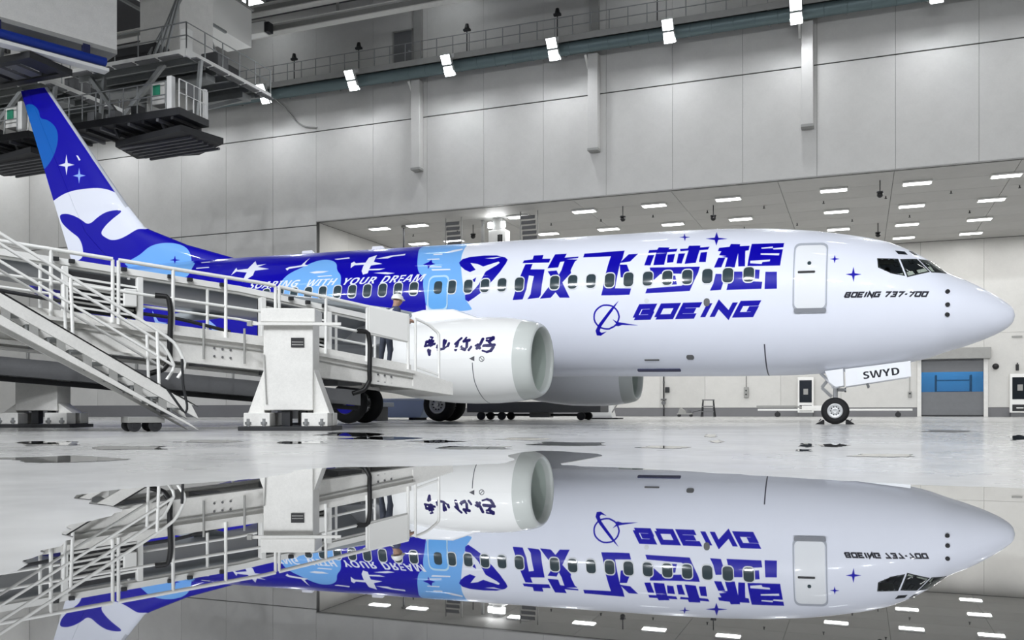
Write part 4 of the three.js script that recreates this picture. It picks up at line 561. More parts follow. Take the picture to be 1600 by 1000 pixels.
// ------------------------------------------------------------------ wing docks and stairs beside the starboard wing (local x runs along the leading edge towards the fuselage, z towards the viewer)
const DOCK = [-15.3, 0, 14.1], DOCK_TURN = .9545;
const lerpK = (k, x) => { let i = 0; while (i < k.length - 2 && k[i + 1][0] < x) i++; const [a, p] = k[i], [b, q] = k[i + 1]; return p + (q - p) * (x - a) / (b - a); };
const deckY = (x) => lerpK([[-6, 2.30], [0, 1.82], [3.4, 1.55], [6.35, 1.13], [7.3, .86]], x);
{
  const d = thing('wing_dock', 'long white railed walkway sloping down along the wing leading edge', 'work platform', null, DOCK, DOCK_TURN);
  const xs = [-6, -3, 0, 1.7, 3.4, 4.9, 6.35];
  const strip = (x0, x1, f0, f1, z0, z1) => { const k = xs.filter((x) => x > x0 && x < x1); const q = [x0, ...k, x1]; return kit().prism([...q.map((x) => [x, deckY(x) + f1(x)]), ...q.reverse().map((x) => [x, deckY(x) + f0(x)])], z0, z1); };
  const depth = (x) => x < 3.4 ? -.5 : -.5 + (x - 3.4) / 2.95 * .14;
  for (const z of [0, -1.55]) {
    const b = strip(-6, 6.35, depth, () => 0, z - .06, z + .06).mesh('side_beam', M.white, d);
    strip(-6, 6.35, () => -.06, () => .0, z + .06, z + .14).mesh('top_flange', M.white, b); strip(-6, 6.35, depth, (x) => depth(x) + .05, z + .06, z + .14).mesh('bottom_flange', M.white, b);
    strip(-6, 6.35, () => -.16, () => -.14, z + .06, z + .09).mesh('cable_run', M.grey, b); strip(-6, 6.35, () => 0, () => .12, z - .02, z + .0).mesh('toe_board', M.white, b);
    const bolts = kit(); for (const x of [2.5, 5.6]) for (const i of [0, 1, 2]) for (const j of [0, 1]) bolts.disc(x + i * .14, deckY(x + i * .14) - .2 - j * .14, z + .07, .02, .02, 'z', 8); bolts.mesh('bolts', M.midGrey, b);
  }
  strip(-6, 6.35, () => -.1, () => -.04, -1.5, -.05).mesh('deck', M.grey, d);
  for (let x = -5.5; x < 6.3; x += .9) kit().box(x - .05, x + .05, deckY(x) - .32, deckY(x) - .1, -1.5, -.05).mesh('cross_beam', M.grey, d);
  for (let x = -5.2; x < 6.2; x += 1.3) kit().box(x - .25, x + .25, deckY(x) - .46, deckY(x) - .34, -1.1, -.35).mesh('service_tray', M.midGrey, d);
  // railings
  const rail = (z, posts, runs) => {
    for (const x of posts) kit().tube([x, deckY(x) - .1, z], [x, deckY(x) + 1.06, z], .03, 8).mesh('post', M.whiteClean, d);
    for (const [a, b] of runs) { const q = [a, ...xs.filter((x) => x > a && x < b), b]; for (const h of [1.07, .56]) { const k = kit(); for (let i = 0; i + 1 < q.length; i++) k.tube([q[i], deckY(q[i]) + h, z], [q[i + 1], deckY(q[i + 1]) + h, z], h > 1 ? .034 : .026, 8); k.mesh(h > 1 ? 'top_rail' : 'mid_rail', M.whiteClean, d); } }
  };
  rail(.02, [-3, -2, -1, -.03, .875, .963, 1.825, 2.71, 3.60, 3.67, 4.56, 5.39, 6.27], [[-6, .875], [.963, 3.6], [3.67, 6.27]]);
  rail(-1.53, [-3, -1.5, -.03, 1.4, 2.8, 4.2, 5.4, 6.27], [[-6, 6.27]]);
  strip(-6, 6.3, () => 1.09, () => 1.2, -1.58, -1.46).mesh('far_capping', M.whiteClean, d);
  for (const x of [.2, .45, 1.3, 2.1, 2.45, 3.05, 4.4, 4.75, 5.1]) kit().box(x - .05, x + .05, deckY(x) + 1.13, deckY(x) + 1.2, -1.45, -1.38, .01).mesh('buffer', M.dark, d);
  // racks of sliding flap fingers on the far rail
  for (const [a, b] of [[.28, 1.6], [3.75, 5.2]]) {
    const r = kit().prism([[a, deckY(a) + .3], [b, deckY(b) + .3], [b, deckY(b) + 1.0], [a, deckY(a) + 1.0]], -1.5, -1.46).mesh('finger_rack', M.dark, d); for (const e of [a, b - .1]) kit().box(e, e + .1, deckY(e) + .26, deckY(e) + 1.04, -1.46, -1.26, .01).mesh('rack_end', M.whiteClean, r);
    for (let i = 0; i < 7; i++) kit().bar([a + .1, deckY(a) + .36 + i * .085, -1.36 + .02 * (i % 2)], [b - .1 - .05 * (i % 3), deckY(b) + .36 + i * .085, -1.36 + .02 * (i % 2)], .05, .035).mesh('sliding_finger', i % 3 === 1 ? M.grey : M.whiteClean, r);
    kit().box(b - .34, b - .12, deckY(b) + .5, deckY(b) + .82, -1.3, -1.18, .02).mesh('end_block', M.whiteClean, r);
  }
  // solid screen, tip gate and ramp tongue at the inner end
  { const k = kit(); k.prism([[5.42, deckY(5.42) + 1.06], [6.24, deckY(6.24) + 1.06], [6.24, deckY(6.24) + .56], [5.42, deckY(5.42) + .58]], .03, .06, .005); k.mesh('screen_panel', M.whiteClean, d); }
  kit().prism([[6.35, 1.13], [7.25, .9], [7.25, .66], [6.35, .77]], -1.6, .08, .01).mesh('ramp_tongue', M.white, d);
  for (const x of [6.42, 6.95]) kit().tube([x, deckY(x), .04], [x, deckY(x) + (x < 6.5 ? 1.05 : .92), .04], .028).mesh('gate_post', M.whiteClean, d);
  kit().path([[6.42, deckY(6.42) + 1.05, .04], [6.7, deckY(6.7) + 1.03, .04], [6.92, deckY(6.95) + .95, .04], [6.95, deckY(6.95) + .85, .04]], .028).bar([6.42, deckY(6.42) + .1, .04], [6.95, deckY(6.95) + .1, .04], .04).mesh('gate_rail', M.whiteClean, d);
  // hoses
  for (const [x, lo] of [[1.72, .95], [5.36, .66]]) kit().path([[x - .2, deckY(x) + .58, .08], [x, deckY(x) + .56, .12], [x + .04, deckY(x) + .3, .14], [x + .02, deckY(x) - .2, .16], [x + .02, lo + .25, .16], [x - .08, lo + .08, .14], [x - .3, lo, .1]], .045, 8).mesh('hose', M.black, d);
  for (const x of [2.3, 3.0]) kit().tube([x, deckY(x) - .42, .15], [x, deckY(x) + .2, .15], .022).mesh('stanchion', M.grey, d);
  kit().path([[-1, 2.4, -1.4], [1, 2.15, -1.42], [2.2, 2.05, -1.4], [3.2, 1.85, -1.42]], .035, 6).mesh('cable', M.dark, d);
}
// pedestals
function pedestal(x, z, h, label, baseOnly) {
  const c = Math.cos(DOCK_TURN), s = Math.sin(DOCK_TURN), p = [DOCK[0] + x * c + z * s, 0, DOCK[2] - x * s + z * c];
  const o = thing('dock_pedestal', label, 'pedestal', 'dock pedestals', p, DOCK_TURN - .55);
  kit().box(-.78, .78, .0, .07, -.55, .55, .01).mesh('base_plate', M.dark, o);
  for (const [bx, bz] of [[-.48, .3], [.48, .3], [-.48, -.3], [.48, -.3]]) kit().box(bx - .22, bx + .22, .07, .3, bz - .2, bz + .2, .015).mesh('foot_block', M.white, o);
  for (const bx of [-.62, -.36, .34, .6]) { kit().tube([bx, .07, .48], [bx, .2, .48], .035, 8).disc(bx, .13, .48, .06, .04, 'y', 6).mesh('anchor_bolt', M.steel, o); }
  kit().box(-.42, .42, .34, h, -.3, .3, .02).mesh('mast', M.white, o);
  for (const e of [-1, 1]) kit().prism([[.68 * e, .3], [.42 * e, .3], [.42 * e, h * .5]], -.24, .24, .01).mesh('flare', M.white, o);
  kit().box(-.12, .02, .08, .36, .05, .25).box(.2, .28, .08, .36, .05, .25).mesh('actuator', M.dark, o);
  if (!baseOnly) {
    kit().box(-.46, .46, h - .24, h, -.34, .34, .02).mesh('head', M.white, o); kit().bar([-.62, h - .27, .37], [.9, h - .27, .37], .05).mesh('clamp_bar', M.white, o); kit().box(-.66, -.58, h - .31, h - .23, .33, .43).mesh('clamp_knob', M.grey, o);
    const sg = kit().box(.05, .27, h - .66, h - .5, .3, .315).mesh('type_plate', M.dark, o); kit().box(.065, .255, h - .58, h - .565, .315, .318).box(.065, .255, h - .625, h - .61, .315, .318).mesh('plate_print', M.grey, sg);
    kit().bar([-.4, h * .62, .31], [-.36, .45, .31], .02).mesh('cable', M.grey, o);
  }
  return o;
}
pedestal(3.6, .88, 2.07, 'tall white pedestal standing in front of the wing walkway');
pedestal(.35, -4.75, .97, 'low pedestal under the rear walkway, seen beneath the stairs', true);
// rear walkway, behind and below
{
  const d = thing('rear_dock', 'lower grey walkway behind the white one, seen from beneath', 'work platform', null, DOCK, DOCK_TURN);
  const top = (x) => 1.34 - .075 * x, poly = (f0, f1) => [[-7, top(-7) + f1], [7, top(7) + f1], [7, top(7) + f0], [-7, top(-7) + f0]];
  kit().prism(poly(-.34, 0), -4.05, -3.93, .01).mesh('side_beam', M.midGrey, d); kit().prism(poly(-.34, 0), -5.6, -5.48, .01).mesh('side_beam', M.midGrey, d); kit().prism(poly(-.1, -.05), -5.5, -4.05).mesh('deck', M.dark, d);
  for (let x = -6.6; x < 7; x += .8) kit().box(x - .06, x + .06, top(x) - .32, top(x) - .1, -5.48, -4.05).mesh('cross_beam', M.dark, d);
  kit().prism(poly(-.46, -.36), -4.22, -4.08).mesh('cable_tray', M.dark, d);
  for (const z of [-4.0]) { for (let x = -6; x < 7; x += 2) kit().tube([x, top(x), z], [x, top(x) + .35, z], .03).mesh('post', M.grey, d); }
  kit().tube([6.0, 0.03, -4.6], [6.0, top(6) - .3, -4.6], .08).tube([6.0, .03, -5.2], [6.0, top(6) - .3, -5.2], .08).mesh('leg', M.grey, d);
  kit().box(5.7, 6.3, 0, .05, -5.5, -4.3).mesh('foot', M.dark, d);
}
// access stairs in front of the walkway
{
  const d = thing('access_stairs', 'white mobile stairs with tubular handrails going up to the left', 'stairs', null, DOCK, DOCK_TURN);
  const sl = -.60, bx = 1.98, Y = (x) => .1 + sl * (x - bx), top = -1.35;
  for (const z of [1.06, .3]) {
    const band = (o0, o1, z0, z1) => kit().prism([[bx, Math.max(.02, Y(bx) + o0 + .04)], [bx - .12, Y(bx - .12) + o1], [top, Y(top) + o1], [top, Y(top) + o0]], z0, z1, .006);
    const s = band(.06, .26, z - .03, z + .03).mesh('stringer', M.white, d); band(-.22, -.06, z - .03, z + .03).mesh('lower_chord', M.white, s); band(.255, .285, z - .035, z + .035).mesh('edge_strip', M.black, s);
    for (let x = top + .2; x < bx - .3; x += .36) kit().prism([[x, Y(x) - .08], [x + .12, Y(x + .12) - .08], [x + .12, Y(x + .12) + .08], [x, Y(x) + .08]], z - .02, z + .02).mesh('gusset', M.grey, s);
    // handrails
    const P = (x, h) => [x, Y(x) + h, z];
    kit().path([P(top - .3, 1.12), P(0, 1.12), P(1.3, 1.12), P(1.62, 1.08), P(1.78, .85), P(1.66, .56)], .026, 8, 8).mesh('hand_rail', M.whiteClean, d);
    kit().tube(P(top, .72), P(1.6, .72), .022).mesh('mid_rail', M.whiteClean, d);
    for (const x of [-1.0, .15, 1.38]) kit().tube(P(x, .25), [x - .03, Y(x) + 1.12, z], .026).mesh('rail_post', M.whiteClean, d);
  }
  kit().path([[1.72, Y(1.72) + .9, 1.08], [1.74, .75, 1.08], [1.8, .4, 1.08], [1.76, .3, 1.08], [1.5, Y(1.5) + .28, 1.08]], .022).mesh('safety_strap', M.dark, d);
  for (let i = 0; i < 11; i++) { const x = bx - .3 - i * .29, y = Y(x) + .1; if (x < top) break; kit().box(x - .13, x + .13, y - .035, y, .34, 1.02, .005).box(x - .13, x - .1, y - .11, y, .34, 1.02).mesh('tread', M.gal, d); }
  kit().box(top - 1.6, top + .02, Y(top) + .16, Y(top) + .26, .24, 1.1).mesh('landing', M.gal, d); kit().bar([top - 1.4, 0.02, .95], [top - 1.4, Y(top) + .2, .95], .08).bar([top - 1.4, .02, .2], [top - 1.4, Y(top) + .2, .2], .08).mesh('landing_leg', M.white, d);
  kit().box(.95, 1.5, .14, .24, .3, .9, .01).mesh('caster_frame', M.grey, d);
  for (const x of [1.05, 1.36]) for (const z of [.34, .86]) kit().disc(x, .1, z, .1, .05, 'z', 18).disc(x, .1, z, .04, .07, 'z', 10).mesh('caster', M.dark, d);
}
// worker on the walkway behind the screen panel
{
  const px = 6.1, pz = -.62, c = Math.cos(DOCK_TURN), s = Math.sin(DOCK_TURN), y0 = deckY(px) - .03;
  const R = 84, half = 1.0, mc = new MarchingCubes(R, S('#888'), false, false, 200000);
  const J = { hip: [0, .88, 0], chest: [.14, 1.2, 0], neck: [.2, 1.37, 0], head: [.25, 1.5, 0], sl: [.17, 1.32, .19], sr: [.17, 1.32, -.19], el: [.22, 1.06, .26], er: [.3, 1.08, -.24], hl: [.46, 1.1, .2], hr: [.52, 1.12, -.14], kl: [.05, .47, .1], kr: [-.05, .47, -.1], al: [0, .09, .11], ar: [-.08, .09, -.11], tl: [.15, .05, .12], tr: [.07, .05, -.12], pl: [0, .85, .09], pr: [0, .85, -.09] };
  const bones = [['hip', 'chest', .15, .17], ['chest', 'neck', .15, .06], ['neck', 'head', .055, .07], ['sl', 'el', .06, .048], ['el', 'hl', .046, .034], ['sr', 'er', .06, .048], ['er', 'hr', .046, .034], ['chest', 'sl', .12, .07], ['chest', 'sr', .12, .07], ['pl', 'kl', .088, .062], ['kl', 'al', .058, .042], ['pr', 'kr', .088, .062], ['kr', 'ar', .058, .042], ['al', 'tl', .045, .04], ['ar', 'tr', .045, .04]];
  for (const [h, z, dx] of [['hl', .2, 1], ['hr', -.14, 1]]) for (let f = 0; f < 5; f++) { const b = J[h], k = h + f; if (f < 4) { J[k] = [b[0] + .06, b[1] - .005, b[2] + (f - 1.5) * .02]; J[k + 't'] = [b[0] + .12 + (f === 1 || f === 2 ? .015 : 0), b[1] - .045, b[2] + (f - 1.5) * .021]; } else { J[k] = [b[0] + .03, b[1] - .01, b[2] - Math.sign(z) * .04]; J[k + 't'] = [b[0] + .08, b[1] - .04, b[2] - Math.sign(z) * .055]; } bones.push([h, k, .03, .012], [k, k + 't', .011, .009]); }
  const bl = bones.map(([a, b, r1, r2]) => [V(...J[a]), V(...J[b]), r1, r2]), q = V(), ab = V(), ap = V();
  const dist = (p) => { let d = 9; for (const [a, b, r1, r2] of bl) { ab.copy(b).sub(a); ap.copy(p).sub(a); const t = Math.max(0, Math.min(1, ap.dot(ab) / ab.lengthSq())); const e = q.copy(a).addScaledVector(ab, t).distanceTo(p) - (r1 + (r2 - r1) * t), k = .03, hh = Math.max(0, Math.min(1, .5 + .5 * (d - e) / k)); d = d + (e - d) * hh - k * hh * (1 - hh); } const hx = p.x - .27, hy = p.y - 1.53, hz = p.z, e2 = Math.sqrt((hx / .098) ** 2 + (hy / .118) ** 2 + (hz / .078) ** 2) * .085 - .085; const nose = Math.hypot(p.x - .372, p.y - 1.51, p.z) - .02, eye = Math.min(Math.hypot(p.x - .362, p.y - 1.535, p.z - .033), Math.hypot(p.x - .362, p.y - 1.535, p.z + .033)) - .012, ear = Math.min(Math.hypot(p.x - .26, (p.y - 1.525) * .6, p.z - .08), Math.hypot(p.x - .26, (p.y - 1.525) * .6, p.z + .08)) - .02; return Math.min(d, e2, nose, eye, ear); };
  mc.isolation = 0; const P = V();
  for (let z = 0; z < R; z++) for (let y = 0; y < R; y++) for (let x = 0; x < R; x++) { P.set((x / R * 2 - 1) * half, (y / R * 2 - 1) * half + .9, (z / R * 2 - 1) * half); mc.field[x + R * (y + R * z)] = -dist(P); }
  mc.update(); const n = mc.count, g = new THREE.BufferGeometry(), pos = new Float32Array(n * 3), col = new Float32Array(n * 3);
  for (let i = 0; i < n; i++) { const x = mc.positionArray[3 * i] * half, y = mc.positionArray[3 * i + 1] * half + .9, z = mc.positionArray[3 * i + 2] * half; pos.set([x, y, z], 3 * i); let k = [.05, .06, .12]; if (y > 1.4 || x > .42) k = [.42, .26, .19]; else if (y < .12) k = [.03, .03, .03]; else if (y < .86) k = [.06, .07, .1]; else if (y > 1.02 && Math.abs(z) < .15 && x < .36 && (Math.abs(Math.abs(z) - .1) < .035)) k = [.75, .76, .74]; col.set(k, 3 * i); }
  g.setAttribute('position', new THREE.BufferAttribute(pos, 3)); g.setAttribute('normal', new THREE.BufferAttribute(mc.normalArray.slice(0, n * 3), 3)); g.setAttribute('color', new THREE.BufferAttribute(col, 3));
  const w = thing('person', 'worker in white hard hat and dark shirt leaning behind the walkway screen', 'person', null, [DOCK[0] + px * c + pz * s, y0, DOCK[2] - px * s + pz * c], DOCK_TURN);
  w.scale.setScalar(.94); mesh('body', g, new THREE.MeshStandardMaterial({ vertexColors: true, roughness: .8 }), w);
  const hat = new THREE.SphereGeometry(.128, 24, 12, 0, Math.PI * 2, 0, Math.PI / 2); hat.scale(1.08, 1, .92); const h = mesh('hard_hat', plain(hat), M.whiteClean, w); h.position.set(.265, 1.565, 0); h.rotation.z = -.12;
  mesh('brim', plain(new THREE.CylinderGeometry(.15, .155, .012, 24)), M.whiteClean, h).position.set(.02, 0, 0);
}

// ------------------------------------------------------------------ tail docks hanging over the fin
function railing(parent, pts, y, mat, spacing = 1.2) {
  for (let i = 0; i + 1 < pts.length; i++) {
    const [x0, z0] = pts[i], [x1, z1] = pts[i + 1], L = Math.hypot(x1 - x0, z1 - z0), n = Math.max(1, Math.round(L / spacing));
    for (const h of [1.1, .58]) kit().tube([x0, y + h, z0], [x1, y + h, z1], .026, 6).mesh('rail', mat, parent);
    for (let k = 0; k <= n; k++) { const x = x0 + (x1 - x0) * k / n, z = z0 + (z1 - z0) * k / n; kit().tube([x, y - .05, z], [x, y + 1.1, z], .028, 6).mesh('post', mat, parent); }
  }
}
function tailDock(dx, label) {
  const o = thing('tail_dock', label, 'work platform', 'tail docks', [dx, 0, 0]);
  const xa = -28.6, xb = -34.8, za = -4.1, zb = -9.6, y = 14.9;
  kit().box(xb, xa, y - .12, y, zb, za, .02).mesh('upper_deck', M.gal, o);
  kit().box(xb, xa + .02, y - .3, y + .02, za - .02, za + .06, .01).mesh('fascia', M.whiteClean, o); kit().box(xa - .02, xa + .06, y - .3, y + .02, zb, za + .06, .01).mesh('fascia', M.whiteClean, o);
  railing(o, [[xb, za], [xa, za], [xa, zb]], y, M.gal);
  for (let k = 0; k < 7; k++) { const z = za - .5 - k * .72; kit().box(xb, xa - .1, y - .36, y - .12, z - .04, z + .04).mesh('joist', M.gal, o); }
  for (let k = 0; k < 5; k++) { const z = za - .2 - k * 1.05; kit().box(xa + .06, xa + .34, y - .34, y - .28, z - .9, z, .01).mesh('flap_board', M.midGrey, o); const x = xa - .1 - k * 1.2; kit().box(x - 1.05, x, y - .34, y - .28, za + .06, za + .34, .01).mesh('flap_board', M.midGrey, o); }
  // equipment on the upper deck
  kit().box(xa - 1.9, xa - .7, y, y + .75, zb + 1.2, zb + 2.4, .03).mesh('cabinet', M.dark, o); kit().box(xa - 1.4, xa - .5, y, y + .95, za - 3.2, za - 2.5, .03).mesh('cabinet', M.midGrey, o); kit().box(xb + .5, xa - 2.2, y, y + .9, za - 1.5, za - .7, .03).mesh('motor_housing', M.dark, o);
  kit().box(xa - .55, xa - .2, y, y + 1.0, za - .6, za - .25, .02).mesh('corner_post', M.whiteClean, o);
  // telescopic mast from the ceiling
  kit().box(-33.2, -31.0, y + .9, HC - .02, -8.6, -6.4, .03).mesh('mast', M.white, o); kit().box(-33.2, -31.6, 13.0, y + .9, -8.2, -6.8, .03).mesh('inner_mast', M.white, o);
  for (let k = 0; k < 4; k++) kit().bar([-31 + k * .3, y + .3, -4.6], [-31 + k * .3, y + 3.6 + k, -6.6], .09).mesh('stay', M.gal, o);
  // under-slung frame between the decks
  kit().bar([-30, y - .3, -4.4], [-32.2, 12.4, -4.2], .16).bar([-28.9, y - .3, -8.8], [-31.6, 12.6, -5.2], .16).bar([-34, y - .3, -4.4], [-32, 12.4, -4.2], .16).mesh('brace', M.gal, o);
  kit().box(-34.6, -28.9, y - .62, y - .36, -6.2, -5.6, .02).box(-34.6, -28.9, y - .62, y - .36, -8.6, -8.0, .02).mesh('girder', M.gal, o);
  // lower platform around the fin
  const yl = 12.08;
  kit().box(-34.4, -27.8, yl - .3, yl, -4.5, -2.8, .02).mesh('lower_deck', M.dark, o);
  for (let k = 0; k < 9; k++) { const x = -28.2 - k * .72; kit().box(x - .06, x + .06, yl - .42, yl - .28, -4.45, -2.85).mesh('under_rib', k % 2 ? M.midGrey : M.dark, o); }
  kit().slab([[-27.5, -5.0], [-27.9, -3.0], [-31.9, -3.7], [-32.4, -5.4], [-29.5, -5.9]], yl - .86, yl - .62).mesh('pan', M.dark, o);
  for (let k = 0; k < 6; k++) { const z = -3.7 - k * .33; kit().bar([-28, yl - .9, z], [-31.8, yl - .9, z - .2], .09).mesh('pan_rib', M.midGrey, o); }
  for (const z of [-3.4, -4.9]) kit().bar([-29, yl - .62, z], [-29, yl - .3, z * .85 - .3], .12).bar([-31.4, yl - .62, z], [-31.4, yl - .3, z * .85 - .3], .12).mesh('pan_hanger', M.dark, o);
  railing(o, [[-34.2, -2.85], [-28.5, -2.85]], yl, M.gal, .75);
  kit().box(-28.45, -28.2, yl, yl + 1.28, -3.05, -2.82, .03).mesh('gate_post', M.whiteClean, o); kit().box(-27.98, -27.84, yl, yl + 1.2, -4.45, -4.3, .02).mesh('gate_post', M.whiteClean, o);
  railing(o, [[-27.85, -2.85], [-27.85, -4.45]], yl, M.whiteClean, .4); kit().box(-27.87, -27.83, yl + .55, yl + 1.1, -3.9, -3.3, .005).mesh('gate_panel', M.midGrey, o);
  kit().box(-29.5, -28.8, yl + .35, yl + 1.2, -3.6, -3.1, .03).mesh('control_cabinet', M.white, o); kit().box(-29.35, -29.0, yl + .7, yl + 1.1, -3.1, -3.06, .01).mesh('control_panel', M.green, o).userData.label = 'green control panel';
  for (const [x, z] of [[-30.4, -3.4], [-31.7, -3.5], [-32.6, -3.3]]) kit().box(x - .2, x + .2, yl, yl + .5, z - .2, z + .2, .03).mesh('tool_box', x < -31 ? M.midGrey : M.dark, o);
  for (const [x, z] of [[-28.3, -4.3], [-33.4, -4.3]]) kit().bar([x, yl, z], [x, y - .3, z - .3], .14).mesh('hanger', M.gal, o);
  return o;
}
tailDock(0, 'grey overhead work platform right of the tail fin, with dark slatted lower deck');
tailDock(-7.9, 'grey overhead work platform behind the tip of the tail fin at the left edge');
// white boxed mast with a blue bumper, top left
{
  const o = thing('telescopic_mast', 'big white boxed mast with a blue bumper tube at the top left corner', 'mast', null, [-28.9, 0, -.8], 0);
  // long side runs towards the viewer's left
  const t = Math.atan2(-.418, -.908);
  const dir = V(-.391, 0, .925).normalize(); o.rotation.y = Math.atan2(-dir.z, dir.x);
  kit().box(0, 7.5, 13.65, HC - .02, 0, 1.6, .02).mesh('casing', M.white, o); kit().box(0, 7.5, 13.5, 13.66, -.02, 1.62, .01).mesh('bottom_trim', M.grey, o);
  kit().tube([.4, 13.12, .05], [7.4, 13.12, .05], .16, 16).mesh('bumper_tube', M.blueTube, o); for (const x of [1.1, 4.0]) kit().box(x - .12, x + .12, 13.12, 13.55, -.06, .12).mesh('bumper_bracket', M.navy, o);
  kit().box(.3, 7.5, 12.78, 12.9, -.05, .4, .01).mesh('lower_rail', M.whiteClean, o);
}
{
  const o = thing('fin_top_platform', 'dark slatted platform underside just above the fin tip', 'work platform', null, [0, 0, 0]);
  kit().box(-40, -30, 12.52, 12.74, .2, .5).box(-40, -30, 12.52, 12.74, 1.7, 2.0).box(-30.3, -30, 12.52, 12.74, .5, 1.7).mesh('frame', M.dark, o); for (let k = 0; k < 13; k++) kit().box(-39.9 + k * .75, -39.4 + k * .75, 12.58, 12.68, .5, 1.7).mesh('slat', k % 3 ? M.midGrey : M.dark, o);
  kit().bar([-32.6, 12.74, 1.1], [-32.6, 15.5, .6], .12).bar([-36, 12.74, 1.1], [-36, 15.5, -.2], .12).mesh('hanger', M.gal, o);
}
{
  const o = thing('box_girder', 'white box girder running to the far wall above the tail docks', 'beam', null, [-34.8, 0, 0]);
  kit().box(-.8, .8, 20, 22, -15.3, 4, .02).mesh('casing', M.whiteClean, o); kit().box(-.9, .9, 22, 22.12, -15.4, 4, .01).mesh('top_cap', M.grey, o); kit().box(-.5, .5, 22.1, HC - .02, -14, -13).box(-.5, .5, 22.1, HC - .02, 0, 1).mesh('hanger', M.grey, o);
  const tr = kit(); for (let k = 0; k < 7; k++) tr.bar([.95, 18.6, -1 - k * 1.6], [.95, 19.9, -1.8 - k * 1.6], .07).bar([.95, 19.9, -1.8 - k * 1.6], [.95, 18.6, -2.6 - k * 1.6], .07); tr.mesh('lattice', M.gal, o); kit().bar([.95, 18.6, 0], [.95, 18.6, -13], .12).bar([.95, 19.9, 0], [.95, 19.9, -13], .12).mesh('lattice_chord', M.gal, o); kit().bar([.95, 19.9, -2], [.6, 20.05, -2], .1).bar([.95, 19.9, -11], [.6, 20.05, -11], .1).mesh('lattice_bracket', M.gal, o);
  for (const z of [-3, -8]) kit().box(.75, 1.1, 19.2, 19.7, z - .5, z + .5, .04).mesh('junction_box', M.whiteClean, o);
}

// ------------------------------------------------------------------ things along the back wall of the low bay
const BW = ZB + .0;
function panelCabinet(x, w, h0, h1, label) {
  const o = thing('control_panel', label, 'cabinet', 'wall cabinets', [x, 0, BW]);
  kit().box(-w / 2, w / 2, .28, h1, .04, .45, .02).mesh('body', M.whiteClean, o); kit().box(-w / 2 + .12, w / 2 - .12, h0, h1 - .22, .45, .47, .005).mesh('dark_window', M.glass, o); kit().box(-.14, .16, h0 + .55, h0 + .95, .47, .49).mesh('notice', M.grey, o);
  kit().box(-w / 2 + .12, w / 2 - .12, .38, .8, .45, .47, .005).mesh('drawer', M.dark, o); kit().box(-.2, .2, .55, .62, .47, .52).mesh('handle', M.whiteClean, o); kit().box(-w / 2 + .05, w / 2 - .05, 0, .28, .08, .4).mesh('plinth', M.midGrey, o);
}
panelCabinet(-6.9, 1.06, .98, 2.75, 'white cabinet with a black window on the back wall behind the nose wheel');
panelCabinet(6.2, 1.1, 1.14, 2.78, 'white cabinet with a black window at the right edge of the back wall');
{ const o = thing('standpipe', 'thin grey standpipe with valves on the back wall right of the far engine', 'pipe', null, [-16.9, 0, BW + .12]);
  kit().tube([0, .03, 0], [0, 3.0, 0], .05).mesh('pipe', M.dark, o); kit().box(.12, .42, 1.75, 2.15, -.05, .12, .02).mesh('switch_box', M.dark, o); kit().disc(0, 1.0, .1, .16, .05).mesh('valve', M.midGrey, o); kit().tube([-.2, 1.25, .02], [.2, 1.25, .02], .06).mesh('tee', M.midGrey, o); kit().box(-.12, .12, 0, .03, -.1, .1).mesh('foot', M.midGrey, o); for (const y of [.6, 2.5]) kit().box(-.06, .06, y, y + .06, -.12, .05).mesh('clip', M.midGrey, o); }
{ const o = thing('pendant_switch', 'grey pendant switch box on a cord against the back wall', 'switch', null, [-10.96, 0, BW + .1]); kit().tube([0, 2.1, 0], [0, 3.2, 0], .02).mesh('cord', M.dark, o); kit().box(-.16, .16, 1.35, 2.1, -.09, .1, .03).mesh('box', M.grey, o); kit().disc(0, 1.85, .11, .06, .03).disc(0, 1.58, .11, .06, .03).mesh('button', M.dark, o); }
{ const o = thing('wall_camera', 'black round camera on the back wall right of the roll-up door', 'camera', null, [4.84, 3.3, BW]); kit().box(-.06, .06, -.06, .06, .02, .2).mesh('arm', M.dark, o); const g = new THREE.SphereGeometry(.2, 16, 12); g.translate(0, -.02, .3); kit().add(g).mesh('dome', M.black, o); }
{ const o = thing('fire_extinguisher', 'small dark cylinder hung on the back wall above the right cabinet', 'extinguisher', null, [6.1, 3.0, BW]); kit().tube([0, 0, .14], [0, .4, .14], .09, 12).mesh('cylinder', M.dark, o); kit().box(-.03, .03, .38, .5, .1, .2).mesh('valve', M.black, o); kit().box(-.08, .08, .1, .3, .02, .08).mesh('bracket', M.grey, o); }
{ const o = thing('push_button', 'grey push button box left of the roll-up door', 'switch', null, [-.25, 1.5, BW]); kit().box(-.12, .12, -.2, .2, .02, .14, .02).mesh('box', M.grey, o); kit().disc(0, .06, .15, .06, .03).mesh('button', M.dark, o); kit().tube([0, .2, .07], [0, 1.2, .05], .02).mesh('conduit', M.grey, o); }
{ const o = thing('wall_notice', 'small grey notice high on the back wall near the right edge', 'sign', null, [6.1, 5.2, BW]); kit().box(-.3, .3, -.06, .06, .02, .05).mesh('plate', M.grey, o); }
{ const o = thing('step_frame', 'small dark step frame on the floor before the back wall', 'step ladder', null, [-12.85, 0, -36]);
  for (const x of [-.42, .42]) kit().bar([x, 0, .3], [x * .8, 1.15, 0], .07).bar([x, 0, -.35], [x * .8, 1.15, 0], .07).mesh('leg', M.dark, o); for (const [y, z] of [[.35, .2], [.7, .1], [1.13, 0]]) kit().box(-.4, .4, y - .04, y + .03, z - .12, z + .12).mesh('step', M.midGrey, o); }
